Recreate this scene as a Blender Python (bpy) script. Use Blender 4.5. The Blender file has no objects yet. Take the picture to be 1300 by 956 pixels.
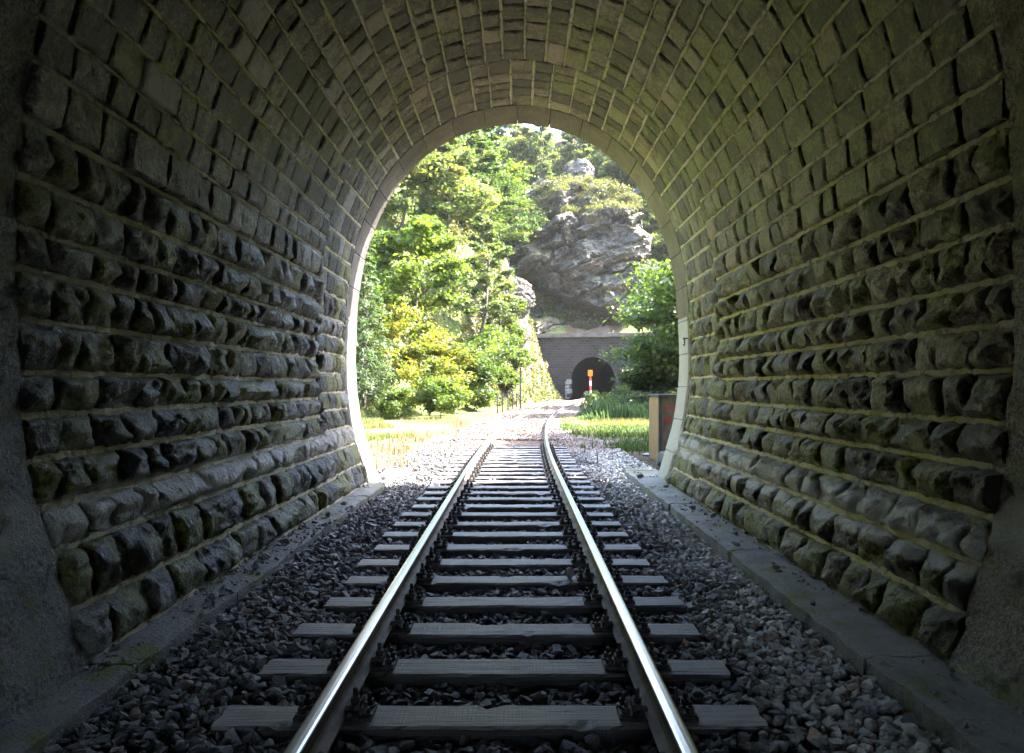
import bpy, math, random
import numpy as np

# ------------------------------------------------------------------ camera, light, exposure
scene = bpy.context.scene
COL = scene.collection
random.seed(7)
rng = np.random.default_rng(11)

EYE = 1.545
HAZE = 0.00013
cam_d = bpy.data.cameras.new('camera')
cam = bpy.data.objects.new('camera', cam_d)
COL.objects.link(cam)
cam.location = (0, 0, EYE)
cam.rotation_euler = (math.radians(90), 0, 0)
cam_d.sensor_width = 36.0
cam_d.lens = 960 / 1300 * 36.0
cam_d.shift_x = -7 / 1300
cam_d.shift_y = 12 / 1300
cam_d.clip_start = 0.05
cam_d.clip_end = 3000
scene.camera = cam

SUN_AZ = math.radians(80.0)      # clockwise from +Y (along the track)
SUN_EL = math.radians(46.0)
world = bpy.data.worlds.new('World')
scene.world = world
world.use_nodes = True
wn = world.node_tree.nodes
wl = world.node_tree.links
wn.clear()
w_out = wn.new('ShaderNodeOutputWorld')
w_bg = wn.new('ShaderNodeBackground')
w_sky = wn.new('ShaderNodeTexSky')
w_sky.sky_type = 'NISHITA'
w_sky.sun_disc = False
w_sky.sun_elevation = SUN_EL
w_sky.sun_rotation = SUN_AZ
w_sky.dust_density = 2.5
w_bg.inputs['Strength'].default_value = 0.15
wl.new(w_sky.outputs[0], w_bg.inputs[0])
wl.new(w_bg.outputs[0], w_out.inputs[0])

sun_d = bpy.data.lights.new('sun', 'SUN')
sun_d.energy = 4.0
sun_d.angle = math.radians(0.6)
sun_d.color = (1.0, 0.94, 0.84)
sun = bpy.data.objects.new('sun', sun_d)
COL.objects.link(sun)
sv = (math.sin(SUN_AZ) * math.cos(SUN_EL), math.cos(SUN_AZ) * math.cos(SUN_EL), math.sin(SUN_EL))
from mathutils import Vector
sun.rotation_euler = Vector(sv).to_track_quat('Z', 'Y').to_euler()
sun.location = (30, 20, 40)

scene.view_settings.view_transform = 'Standard'
scene.view_settings.look = 'None'
scene.view_settings.exposure = 3.85
scene.view_settings.gamma = 1.0
scene.view_settings.use_curve_mapping = False
scene.render.engine = 'CYCLES'
cy = scene.cycles
cy.use_denoising = True
cy.max_bounces = 10
cy.diffuse_bounces = 6
cy.transmission_bounces = 6
cy.transparent_max_bounces = 8
cy.sample_clamp_indirect = 6.0

# ------------------------------------------------------------------ noise
def _h(ix, iy, iz, seed=0):
    n = (ix.astype(np.int64) * 374761393 + iy.astype(np.int64) * 668265263 + iz.astype(np.int64) * 2147483647 + seed * 1274126177) & 0x7fffffff
    n = ((n ^ (n >> 13)) * 1274126177) & 0x7fffffff
    n = ((n ^ (n >> 15)) * 668265263) & 0x7fffffff
    return ((n ^ (n >> 16)) & 0xffff) / 65535.0

def vnoise(x, y, z=None, seed=0):
    x = np.asarray(x, float); y = np.asarray(y, float)
    z = np.zeros_like(x) if z is None else np.asarray(z, float)
    ix, iy, iz = np.floor(x), np.floor(y), np.floor(z)
    fx, fy, fz = x - ix, y - iy, z - iz
    fx = fx * fx * (3 - 2 * fx); fy = fy * fy * (3 - 2 * fy); fz = fz * fz * (3 - 2 * fz)
    r = 0
    for dx in (0, 1):
        for dy in (0, 1):
            for dz in (0, 1):
                w = (fx if dx else 1 - fx) * (fy if dy else 1 - fy) * (fz if dz else 1 - fz)
                r = r + w * _h(ix + dx, iy + dy, iz + dz, seed)
    return r * 2 - 1

def fbm(x, y, z=None, octv=4, seed=0, ridged=False):
    x = np.asarray(x, float); y = np.asarray(y, float)
    z = np.zeros_like(x) if z is None else np.asarray(z, float)
    a, s, f = 1.0, 0, 1.0
    for o in range(octv):
        n = vnoise(x * f + 17.3 * o, y * f - 9.1 * o, z * f + 3.7 * o, seed + o)
        if ridged:
            n = 1 - 2 * np.abs(n)
        s = s + a * n
        a *= 0.5; f *= 2.03
    return s

# ------------------------------------------------------------------ mesh helpers
def new_mesh(name, V, F, smooth=False, tint=None, mats=None, midx=None):
    """V (n,3); F (m,3) or (m,4) array, or a list of such arrays"""
    V = np.asarray(V, np.float32)
    Fs = F if isinstance(F, list) else [F]
    Fs = [np.asarray(f, np.int32) for f in Fs if len(f)]
    me = bpy.data.meshes.new(name)
    me.vertices.add(len(V))
    me.vertices.foreach_set('co', V.ravel())
    loops = np.concatenate([f.ravel() for f in Fs])
    tot = np.concatenate([np.full(len(f), f.shape[1], np.int32) for f in Fs])
    start = np.concatenate([[0], np.cumsum(tot)[:-1]]).astype(np.int32)
    me.loops.add(len(loops))
    me.loops.foreach_set('vertex_index', loops)
    me.polygons.add(len(tot))
    me.polygons.foreach_set('loop_start', start)
    me.polygons.foreach_set('loop_total', tot)
    me.polygons.foreach_set('use_smooth', np.full(len(tot), smooth))
    if mats:
        for m in mats:
            me.materials.append(m)
    if midx is not None:
        me.polygons.foreach_set('material_index', np.asarray(midx, np.int32))
    me.update(calc_edges=True)
    if tint is not None:
        t = np.asarray(tint, np.float32)
        c = np.ones((len(V), 4), np.float32)
        c[:, :3] = t
        at = me.attributes.new('tint', 'FLOAT_COLOR', 'POINT')
        at.data.foreach_set('color', c.ravel())
    return me

def link(name, me, parent=None, loc=(0, 0, 0), rot=(0, 0, 0), label=None, cat=None, group=None, kind=None):
    o = bpy.data.objects.new(name, me)
    COL.objects.link(o)
    o.location = loc
    o.rotation_euler = rot
    if parent is not None:
        o.parent = parent
    if label: o['label'] = label
    if cat: o['category'] = cat
    if group: o['group'] = group
    if kind: o['kind'] = kind
    return o

def empty(name, loc=(0, 0, 0), rot=(0, 0, 0), **k):
    o = link(name, None, None, loc, rot, **k)
    o.empty_display_size = 0.3
    return o

class MB:
    """collects pieces of geometry for ONE mesh"""
    def __init__(self): self.v = []; self.f3 = []; self.f4 = []; self.n = 0
    def add(self, V, F):
        F = np.asarray(F, np.int32) + self.n
        (self.f3 if F.shape[1] == 3 else self.f4).append(F)
        self.v.append(np.asarray(V, float)); self.n += len(V)
    def box(self, c, s, rz=0.0, taper=1.0):
        x, y, z = s[0] / 2, s[1] / 2, s[2] / 2
        V = np.array([(sx * x * (taper if sz > 0 else 1), sy * y * (taper if sz > 0 else 1), sz * z) for sz in (-1, 1) for sy in (-1, 1) for sx in (-1, 1)], float)
        if rz:
            ca, sa = math.cos(rz), math.sin(rz)
            V = np.stack([V[:, 0] * ca - V[:, 1] * sa, V[:, 0] * sa + V[:, 1] * ca, V[:, 2]], 1)
        self.add(V + np.array(c), [(0, 2, 3, 1), (4, 5, 7, 6), (0, 1, 5, 4), (2, 6, 7, 3), (0, 4, 6, 2), (1, 3, 7, 5)])
    def tube(self, pts, rad, seg=6, cap=True):
        P = np.asarray(pts, float); n = len(P)
        R = np.full(n, rad) if np.isscalar(rad) else np.asarray(rad, float)
        T = np.gradient(P, axis=0)
        T /= np.linalg.norm(T, axis=1)[:, None] + 1e-9
        up = np.where(np.abs(T[:, 2:3]) > 0.9, np.array([[1.0, 0, 0]]), np.array([[0, 0, 1.0]]))
        A = np.cross(up, T); A /= np.linalg.norm(A, axis=1)[:, None] + 1e-9
        B = np.cross(T, A)
        th = np.linspace(0, 2 * math.pi, seg, endpoint=False)
        V = P[:, None] + R[:, None, None] * (np.cos(th)[None, :, None] * A[:, None] + np.sin(th)[None, :, None] * B[:, None])
        F = []
        for i in range(n - 1):
            for j in range(seg):
                k = (j + 1) % seg
                F.append((i * seg + j, i * seg + k, (i + 1) * seg + k, (i + 1) * seg + j))
        self.add(V.reshape(-1, 3), F)
        if cap:
            for i, r in ((0, -1), (n - 1, 1)):
                ring = V[i]
                c = P[i][None]
                FF = [(j, (j + 1) % seg, seg) if r > 0 else ((j + 1) % seg, j, seg) for j in range(seg)]
                self.add(np.concatenate([ring, c]), FF)
    def mesh(self, name, mat, smooth=False, tint=None):
        V = np.concatenate(self.v)
        Fs = []
        if self.f4: Fs.append(np.concatenate(self.f4))
        if self.f3: Fs.append(np.concatenate(self.f3))
        if tint is not None and np.ndim(tint) == 1:
            tint = np.tile(np.asarray(tint), (len(V), 1))
        return new_mesh(name, V, Fs, smooth, tint, [mat])

def grid_faces(nu, nv, flip=False):
    i, j = np.meshgrid(np.arange(nu - 1), np.arange(nv - 1), indexing='ij')
    a = (i * nv + j).ravel(); b = a + nv; c = b + 1; d = a + 1
    return np.stack([a, d, c, b] if flip else [a, b, c, d], 1)

# ------------------------------------------------------------------ material helpers
class NT:
    def __init__(self, name):
        self.m = bpy.data.materials.new(name); self.m.use_nodes = True
        self.t = self.m.node_tree; self.t.nodes.clear()
        self.out = self.t.nodes.new('ShaderNodeOutputMaterial')
    def n(self, typ, **kw):
        nd = self.t.nodes.new(typ)
        for k, v in kw.items(): setattr(nd, k, v)
        return nd
    def put(self, sock, val):
        if isinstance(val, bpy.types.NodeSocket): self.t.links.new(val, sock)
        elif isinstance(val, (tuple, list)) and len(val) == 3 and sock.type == 'RGBA': sock.default_value = (*val, 1)
        else: sock.default_value = val
    def math(self, op, a, b=0.0, clamp=False):
        nd = self.n('ShaderNodeMath', operation=op, use_clamp=clamp)
        self.put(nd.inputs[0], a); self.put(nd.inputs[1], b)
        return nd.outputs[0]
    def mix(self, f, a, b, blend='MIX'):
        nd = self.n('ShaderNodeMix', data_type='RGBA', blend_type=blend)
        self.put(nd.inputs[0], f); self.put(nd.inputs[6], a); self.put(nd.inputs[7], b)
        return nd.outputs[2]
    def pos(self): return self.n('ShaderNodeNewGeometry').outputs['Position']
    def xyz(self, v):
        nd = self.n('ShaderNodeSeparateXYZ'); self.put(nd.inputs[0], v); return nd.outputs
    def noise(self, vec, scale, detail=4, rough=0.55, dist=0.0):
        nd = self.n('ShaderNodeTexNoise')
        if vec is not None: self.put(nd.inputs['Vector'], vec)
        nd.inputs['Scale'].default_value = scale; nd.inputs['Detail'].default_value = detail
        nd.inputs['Roughness'].default_value = rough; nd.inputs['Distortion'].default_value = dist
        return nd.outputs[0]
    def vscale(self, vec, s):
        nd = self.n('ShaderNodeVectorMath', operation='MULTIPLY'); self.put(nd.inputs[0], vec); nd.inputs[1].default_value = s
        return nd.outputs[0]
    def voro(self, vec, scale, feature='F1', rand=1.0):
        nd = self.n('ShaderNodeTexVoronoi', feature=feature); self.put(nd.inputs['Vector'], vec)
        nd.inputs['Scale'].default_value = scale; nd.inputs['Randomness'].default_value = rand
        return nd.outputs
    def ramp(self, f, stops):
        nd = self.n('ShaderNodeValToRGB'); self.put(nd.inputs[0], f)
        el = nd.color_ramp.elements
        while len(el) < len(stops): el.new(0.5)
        for e, (p, c) in zip(el, stops):
            e.position = p; e.color = (*c, 1) if len(c) == 3 else c
        return nd.outputs[0]
    def smooth(self, f, a, b, lo=0.0, hi=1.0):
        nd = self.n('ShaderNodeMapRange', interpolation_type='SMOOTHSTEP'); self.put(nd.inputs[0], f)
        for i, v in enumerate((a, b, lo, hi)): nd.inputs[i + 1].default_value = v
        return nd.outputs[0]
    def attr(self, name='tint'):
        nd = self.n('ShaderNodeAttribute', attribute_name=name)
        sp = self.n('ShaderNodeSeparateColor'); self.t.links.new(nd.outputs[0], sp.inputs[0])
        return nd.outputs[0], sp.outputs
    def bump(self, h, dist, strength=1.0, normal=None):
        nd = self.n('ShaderNodeBump'); self.put(nd.inputs['Height'], h)
        nd.inputs['Distance'].default_value = dist; nd.inputs['Strength'].default_value = strength
        if normal is not None: self.put(nd.inputs['Normal'], normal)
        return nd.outputs[0]
    def bsdf(self, color, rough=0.8, normal=None, metal=0.0, spec=0.5):
        nd = self.n('ShaderNodeBsdfPrincipled')
        self.put(nd.inputs['Base Color'], color); self.put(nd.inputs['Roughness'], rough)
        self.put(nd.inputs['Metallic'], metal); self.put(nd.inputs['Specular IOR Level'], spec)
        if normal is not None: self.put(nd.inputs['Normal'], normal)
        self.t.links.new(nd.outputs[0], self.out.inputs[0])
        return nd.outputs[0]

def mat_tunnel_stone():
    t = NT('tunnel_stone')
    P = t.pos(); X, Y, Z = t.xyz(P)
    _, (tr, tg, tb) = t.attr()
    n1 = t.noise(P, 7, 6, 0.65); n2 = t.noise(P, 1.1, 3); n3 = t.noise(P, 38, 4, 0.7)
    tone = t.math('ADD', t.math('SUBTRACT', t.math('MULTIPLY', tr, 1.0), 0.25), t.math('MULTIPLY', t.math('SUBTRACT', n1, 0.49), 2.6))
    tone = t.math('ADD', tone, t.math('MULTIPLY', t.math('SUBTRACT', n3, 0.5), 2.0))
    spk = t.noise(P, 120, 3, 0.6)
    tone = t.math('ADD', tone, t.math('MULTIPLY', t.math('SUBTRACT', spk, 0.5), 1.5), True)
    grey = t.ramp(tone, [(0.0, (0.035, 0.036, 0.042)), (0.45, (0.20, 0.205, 0.222)), (1.0, (0.56, 0.56, 0.57))])
    brown = t.ramp(tone, [(0.0, (0.036, 0.026, 0.016)), (0.45, (0.20, 0.142, 0.080)), (1.0, (0.55, 0.45, 0.30))])
    # the left wall is blue-grey stone, vault and right wall are browner
    side = t.math('ADD', t.math('MULTIPLY', X, 0.22), t.math('MULTIPLY', Z, 0.2))
    side = t.math('ADD', side, t.math('MULTIPLY', t.math('SUBTRACT', tb, 0.5), 0.35))
    warm = t.smooth(side, 0.0, 0.95)
    col = t.mix(warm, grey, brown)
    # moss: patchy, more on some stones
    mo = t.math('ADD', t.math('MULTIPLY', n2, 1.0), t.math('MULTIPLY', tg, 0.42))
    mo = t.math('ADD', mo, t.math('MULTIPLY', t.math('SUBTRACT', n1, 0.5), 0.9))
    mo = t.math('SUBTRACT', mo, t.math('MULTIPLY', t.smooth(Z, 2.4, 3.8), t.smooth(X, 1.0, -0.6, 0.05, 0.24)))
    mm = t.math('MULTIPLY', t.smooth(mo, 0.60, 0.86, 0, 0.9), t.smooth(t.noise(P, 26, 5, 0.7), 0.36, 0.56, 0.25, 1.0))
    mcol = t.ramp(n3, [(0.25, (0.13, 0.155, 0.03)), (0.55, (0.35, 0.385, 0.08)), (0.85, (0.54, 0.57, 0.20))])
    col = t.mix(mm, col, mcol)
    # whitewash line along each side wall
    zc = t.math('ADD', 0.71, t.math('MULTIPLY', X, -0.034))
    dz = t.math('ABSOLUTE', t.math('SUBTRACT', Z, zc))
    dz = t.math('ADD', dz, t.math('MULTIPLY', t.math('SUBTRACT', n1, 0.5), 0.16))
    pm = t.smooth(dz, 0.155, 0.115, 0, 0.95)
    pm = t.math('MULTIPLY', pm, t.smooth(n2, 0.2, 0.42, 0.75, 1.0))
    pm = t.math('MULTIPLY', pm, t.smooth(t.noise(P, 14, 5, 0.7), 0.32, 0.46, 0.45, 1.0))
    pale = t.mix(n1, (0.70, 0.68, 0.64), (0.88, 0.86, 0.82))
    col = t.mix(pm, col, pale)
    hb = t.math('ADD', t.math('MULTIPLY', t.noise(P, 16, 7, 0.68), 1.0), t.math('MULTIPLY', t.noise(t.vscale(P, (1, 1, 0.6)), 50, 5, 0.75), 0.7))
    nr = t.bump(hb, 0.11, 1.0)
    t.bsdf(col, t.math('ADD', 0.22, t.math('MULTIPLY', n1, 0.4)), nr, 0.0, 0.7)
    return t.m

def mat_mortar():
    t = NT('mortar')
    P = t.pos(); X, Y, Z = t.xyz(P)
    n1 = t.noise(P, 5, 6, 0.6); n2 = t.noise(P, 1.0, 4); n3 = t.noise(P, 30, 4, 0.7)
    base = t.mix(n3, (0.46, 0.43, 0.36), (0.80, 0.75, 0.61))
    moss = t.mix(n3, (0.42, 0.42, 0.10), (0.78, 0.74, 0.28))
    mk = t.math('MULTIPLY', t.smooth(t.math('ADD', n1, t.math('MULTIPLY', n2, 0.9)), 0.80, 1.12, 0, 0.85), t.smooth(t.math('ADD', X, t.math('MULTIPLY', Z, 0.5)), -2.6, 0.5, 0.4, 1.0))
    col = t.mix(mk, base, moss)
    dark = t.smooth(t.noise(P, 9, 5, 0.65), 0.33, 0.47, 0.7, 0.0)
    col = t.mix(dark, col, (0.07, 0.07, 0.065))
    t.bsdf(col, 0.9, t.bump(t.noise(P, 28, 6, 0.7), 0.03), 0, 0.3)
    return t.m

def mat_gunite():
    t = NT('sprayed_concrete')
    P = t.pos(); X, Y, Z = t.xyz(P)
    n1 = t.noise(P, 2.2, 5, 0.6); n3 = t.noise(P, 45, 5, 0.75)
    v = t.math('ADD', t.math('MULTIPLY', n1, 0.4), t.math('ADD', t.math('MULTIPLY', n3, 2.0), -0.7))
    col = t.ramp(v, [(0.3, (0.07, 0.07, 0.078)), (0.55, (0.30, 0.30, 0.32)), (0.8, (0.52, 0.52, 0.54))])
    warm = t.smooth(X, -1.0, 2.0)
    col = t.mix(warm, col, t.mix(1.0, col, (1.0, 0.85, 0.66), 'MULTIPLY'))
    mk = t.smooth(t.math('ADD', t.noise(P, 3.5, 6, 0.7), t.math('MULTIPLY', n3, 0.5)), 0.72, 0.92, 0, 0.75)
    col = t.mix(mk, col, (0.21, 0.24, 0.06))
    zc = t.math('ABSOLUTE', t.math('SUBTRACT', Z, 0.84))
    pm = t.smooth(t.math('ADD', zc, t.math('MULTIPLY', t.math('SUBTRACT', n3, 0.5), 0.3)), 0.16, 0.08, 0, 0.6)
    col = t.mix(pm, col, (0.62, 0.61, 0.6))
    hb = t.math('ADD', t.noise(P, 22, 6, 0.75), t.math('MULTIPLY', t.noise(P, 70, 4, 0.7), 0.7))
    t.bsdf(col, 0.5, t.bump(hb, 0.13), 0, 0.6)
    return t.m

def mat_portal_stone():
    t = NT('dressed_portal_stone')
    P = t.pos(); X, Y, Z = t.xyz(P)
    _, (tr, tg, tb) = t.attr()
    n1 = t.noise(P, 2.5, 5, 0.6); n3 = t.noise(t.vscale(P, (1, 1, 0.35)), 18, 5, 0.7)
    v = t.math('ADD', t.math('MULTIPLY', n1, 0.9), t.math('ADD', t.math('MULTIPLY', n3, 0.7), t.math('MULTIPLY', tr, 0.3)))
    v = t.math('SUBTRACT', v, 0.40)
    col = t.ramp(v, [(0.25, (0.045, 0.036, 0.022)), (0.55, (0.105, 0.083, 0.05)), (0.85, (0.20, 0.165, 0.11))])
    grey = t.ramp(v, [(0.25, (0.045, 0.04, 0.04)), (0.55, (0.09, 0.078, 0.075)), (0.85, (0.18, 0.165, 0.16))])
    col = t.mix(t.smooth(t.math('ADD', X, t.math('MULTIPLY', Z, 0.8)), 0.2, 3.5), grey, col)
    zb = t.math('ADD', Z, t.math('MULTIPLY', t.math('SUBTRACT', n3, 0.5), 0.04))
    pm = t.math('MULTIPLY', t.smooth(zb, 2.66, 2.63), t.smooth(Y, 11.93, 12.02))
    low = t.math('MULTIPLY', t.smooth(Z, 0.95, 0.75), t.smooth(Z, 0.45, 0.6))
    pm = t.math('MAXIMUM', pm, low)
    pm = t.math('MULTIPLY', pm, t.smooth(n3, 0.25, 0.42, 0.55, 0.95))
    col = t.mix(pm, col, t.mix(n1, (0.34, 0.335, 0.32), (0.46, 0.45, 0.44)))
    t.bsdf(col, 0.55, t.bump(t.math('ADD', n3, t.noise(P, 30, 6, 0.7)), 0.025), 0, 0.45)
    return t.m

def mat_ledge():
    t = NT('ledge_concrete')
    P = t.pos(); X, Y, Z = t.xyz(P)
    n1 = t.noise(P, 3, 5, 0.6); n3 = t.noise(P, 40, 5, 0.7)
    v = t.math('ADD', t.math('MULTIPLY', n1, 0.6), t.math('MULTIPLY', n3, 0.45))
    col = t.ramp(v, [(0.3, (0.14, 0.14, 0.14)), (0.55, (0.34, 0.335, 0.33)), (0.8, (0.52, 0.51, 0.50))])
    mk = t.smooth(t.noise(P, 2.0, 6, 0.7), 0.52, 0.62, 0, 0.85)
    col = t.mix(mk, col, t.mix(n3, (0.14, 0.17, 0.03), (0.34, 0.37, 0.08)))
    t.bsdf(col, 0.6, t.bump(t.math('ADD', t.noise(P, 14, 7, 0.75), n3), 0.06), 0, 0.6)
    return t.m

def mat_ballast():
    t = NT('ballast_stone')
    P = t.pos()
    c, (tr, tg, tb) = t.attr()
    n = t.noise(P, 45, 4, 0.6)
    col = t.mix(t.math('MULTIPLY', t.math('SUBTRACT', n, 0.3), 0.9, True), c, t.mix(1.0, c, (1.7, 1.7, 1.7), 'MULTIPLY'))
    t.bsdf(col, 0.45, t.bump(t.noise(P, 90, 5, 0.7), 0.012), 0, 0.6)
    return t.m

def mat_sleeper():
    t = NT('sleeper_wood')
    tc = t.n('ShaderNodeTexCoord').outputs['Object']
    info = t.n('ShaderNodeObjectInfo').outputs['Random']
    off = t.n('ShaderNodeVectorMath', operation='ADD'); t.put(off.inputs[0], tc)
    cb = t.n('ShaderNodeCombineXYZ'); t.put(cb.inputs[0], t.math('MULTIPLY', info, 31.0)); t.put(cb.inputs[1], t.math('MULTIPLY', info, 17.0))
    t.put(off.inputs[1], cb.outputs[0]); V = off.outputs[0]
    grain = t.noise(t.vscale(V, (1.2, 26, 26)), 1.6, 7, 0.65, 0.6)
    blot = t.noise(V, 4.5, 4); fine = t.noise(t.vscale(V, (4, 70, 70)), 2, 4, 0.6)
    saw = t.noise(t.vscale(V, (70, 1.5, 4)), 1.5, 3, 0.6)
    v = t.math('ADD', t.math('MULTIPLY', grain, 0.5), t.math('ADD', t.math('MULTIPLY', fine, 0.25), t.math('MULTIPLY', blot, 0.35)))
    v = t.math('ADD', v, t.math('MULTIPLY', t.math('SUBTRACT', info, 0.5), 0.16))
    col = t.ramp(v, [(0.30, (0.06, 0.056, 0.06)), (0.5, (0.19, 0.178, 0.182)), (0.75, (0.40, 0.38, 0.38))])
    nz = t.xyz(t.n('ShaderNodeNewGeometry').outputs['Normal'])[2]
    col = t.mix(t.smooth(nz, 0.75, 0.4, 0, 0.85), col, (0.03, 0.027, 0.026))  # creosote-dark sides, with the shade on those faces put into the colour too
    crack = t.smooth(grain, 0.36, 0.31, 0, 0.9)
    col = t.mix(crack, col, (0.015, 0.013, 0.012))
    h = t.math('ADD', t.math('MULTIPLY', grain, 1.0), t.math('ADD', t.math('MULTIPLY', fine, 0.3), t.math('MULTIPLY', saw, 0.35)))
    h = t.math('SUBTRACT', h, t.math('MULTIPLY', crack, 0.8))
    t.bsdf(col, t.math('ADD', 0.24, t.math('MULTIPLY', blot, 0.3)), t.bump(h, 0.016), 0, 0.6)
    return t.m

def mat_simple(name, c1, c2, scale=8, rough=0.7, metal=0.0, bump=0.005, spec=0.5, stretch=(1, 1, 1), obj=False, lo=0.3, hi=0.7):
    t = NT(name)
    P = t.n('ShaderNodeTexCoord').outputs['Object'] if obj else t.pos()
    P = t.vscale(P, stretch)
    n = t.noise(P, scale, 6, 0.62)
    col = t.mix(t.smooth(n, lo, hi), c1, c2)
    t.bsdf(col, rough, t.bump(t.noise(P, scale * 3, 5, 0.65), bump) if bump else None, metal, spec)
    return t.m

def mat_leaf(name, rough=0.45, trans=0.5, sat=(1, 1, 1), tcol=(1.5, 1.75, 0.55)):
    t = NT(name)
    c, _ = t.attr()
    c = t.mix(1.0, c, sat, 'MULTIPLY')
    pb = t.n('ShaderNodeBsdfPrincipled')
    t.put(pb.inputs['Base Color'], c); pb.inputs['Roughness'].default_value = rough
    pb.inputs['Specular IOR Level'].default_value = 0.45
    tl = t.n('ShaderNodeBsdfTranslucent')
    t.put(tl.inputs[0], t.mix(1.0, c, tcol, 'MULTIPLY'))
    mx = t.n('ShaderNodeMixShader'); mx.inputs[0].default_value = trans
    t.t.links.new(pb.outputs[0], mx.inputs[1]); t.t.links.new(tl.outputs[0], mx.inputs[2])
    t.t.links.new(mx.outputs[0], t.out.inputs[0])
    return t.m

def mat_ground():
    t = NT('ground')
    P = t.pos(); X, Y, Z = t.xyz(P)
    c, (tr, tg, tb) = t.attr()      # r: gravel of the track bed, g: grass, b: bare rock
    n1 = t.noise(P, 0.7, 5, 0.6); n2 = t.noise(P, 6, 6, 0.65); n3 = t.noise(P, 40, 4, 0.7)
    sand = t.ramp(t.math('ADD', t.math('MULTIPLY', n1, 0.4), t.math('MULTIPLY', n2, 0.6)), [(0.3, (0.052, 0.033, 0.019)), (0.5, (0.082, 0.056, 0.034)), (0.75, (0.112, 0.081, 0.053))])
    grass = t.ramp(n2, [(0.3, (0.055, 0.075, 0.02)), (0.55, (0.13, 0.16, 0.045)), (0.8, (0.26, 0.25, 0.09))])
    vo = t.voro(P, 17)
    grav = t.mix(t.xyz(vo[1])[0], (0.05, 0.036, 0.028), (0.17, 0.12, 0.09))
    rock = t.ramp(t.math('ADD', t.math('MULTIPLY', n2, 0.7), t.math('MULTIPLY', n1, 0.3)), [(0.3, (0.055, 0.046, 0.038)), (0.5, (0.14, 0.118, 0.095)), (0.75, (0.26, 0.225, 0.185))])
    col = t.mix(t.smooth(t.math('ADD', tg, t.math('MULTIPLY', t.math('SUBTRACT', n2, 0.5), 0.9)), 0.35, 0.65), sand, grass)
    col = t.mix(t.smooth(t.math('ADD', tb, t.math('MULTIPLY', t.math('SUBTRACT', n2, 0.5), 1.1)), 0.35, 0.6), col, rock)
    col = t.mix(t.smooth(t.math('ADD', tr, t.math('MULTIPLY', t.math('SUBTRACT', n2, 0.5), 0.5)), 0.4, 0.6), col, grav)
    h = t.math('ADD', t.math('MULTIPLY', n2, 1.0), t.math('MULTIPLY', vo[0], 0.6))
    t.bsdf(col, 0.9, t.bump(h, 0.06), 0, 0.25)
    return t.m

def mat_cliff():
    t = NT('cliff_rock')
    P = t.pos()
    rot = t.n('ShaderNodeMapping'); t.put(rot.inputs[0], P); rot.inputs['Rotation'].default_value = (0, 0.35, 0)
    Q = rot.outputs[0]
    n1 = t.noise(t.vscale(Q, (0.5, 0.5, 1.0)), 0.55, 7, 0.65, 0.8); n2 = t.noise(t.vscale(Q, (1, 1, 0.45)), 2.2, 7, 0.7)
    v = t.math('ADD', t.math('MULTIPLY', n1, 0.55), t.math('MULTIPLY', n2, 0.5))
    col = t.ramp(v, [(0.34, (0.018, 0.015, 0.016)), (0.48, (0.075, 0.063, 0.06)), (0.62, (0.16, 0.146, 0.142)), (0.78, (0.27, 0.26, 0.255))])
    rust = t.smooth(t.noise(P, 0.35, 4), 0.5, 0.7, 0, 0.55)
    col = t.mix(rust, col, t.mix(n2, (0.09, 0.05, 0.03), (0.27, 0.19, 0.12)))
    nz = t.xyz(t.n('ShaderNodeNewGeometry').outputs['Normal'])[2]
    g = t.smooth(t.math('ADD', nz, t.math('MULTIPLY', t.math('SUBTRACT', n2, 0.5), 0.9)), 0.70, 0.92, 0, 0.85)
    col = t.mix(g, col, t.mix(n2, (0.10, 0.12, 0.035), (0.30, 0.29, 0.12)))
    cr = t.voro(t.vscale(Q, (0.8, 0.8, 0.5)), 1.1, 'DISTANCE_TO_EDGE')[0]
    h = t.math('ADD', t.math('MULTIPLY', n2, 1.0), t.math('MULTIPLY', t.smooth(cr, 0.0, 0.12), 0.35))
    t.bsdf(col, 0.85, t.bump(h, 0.45), 0, 0.3)
    return t.m

def mat_far_masonry():
    t = NT('far_portal_masonry')
    tc = t.n('ShaderNodeTexCoord').outputs['Object']
    X, Y, Z = t.xyz(tc)
    cb = t.n('ShaderNodeCombineXYZ'); t.put(cb.inputs[0], X); t.put(cb.inputs[1], Z)
    br = t.n('ShaderNodeTexBrick'); t.put(br.inputs[0], cb.outputs[0])
    br.inputs['Scale'].default_value = 1.0; br.inputs['Mortar Size'].default_value = 0.022
    br.inputs['Brick Width'].default_value = 0.62; br.inputs['Row Height'].default_value = 0.31
    br.inputs['Color1'].default_value = (0.016, 0.0135, 0.0145, 1); br.inputs['Color2'].default_value = (0.05, 0.042, 0.041, 1)
    br.inputs['Mortar'].default_value = (0.085, 0.075, 0.073, 1)
    n = t.noise(tc, 1.2, 6, 0.65)
    col = t.mix(t.smooth(n, 0.35, 0.7, 0, 0.65), br.outputs[0], (0.045, 0.04, 0.042))
    t.bsdf(col, 0.85, t.bump(t.math('ADD', t.math('MULTIPLY', br.outputs[1], -0.8), t.noise(tc, 9, 5)), 0.05), 0, 0.3)
    return t.m

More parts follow.
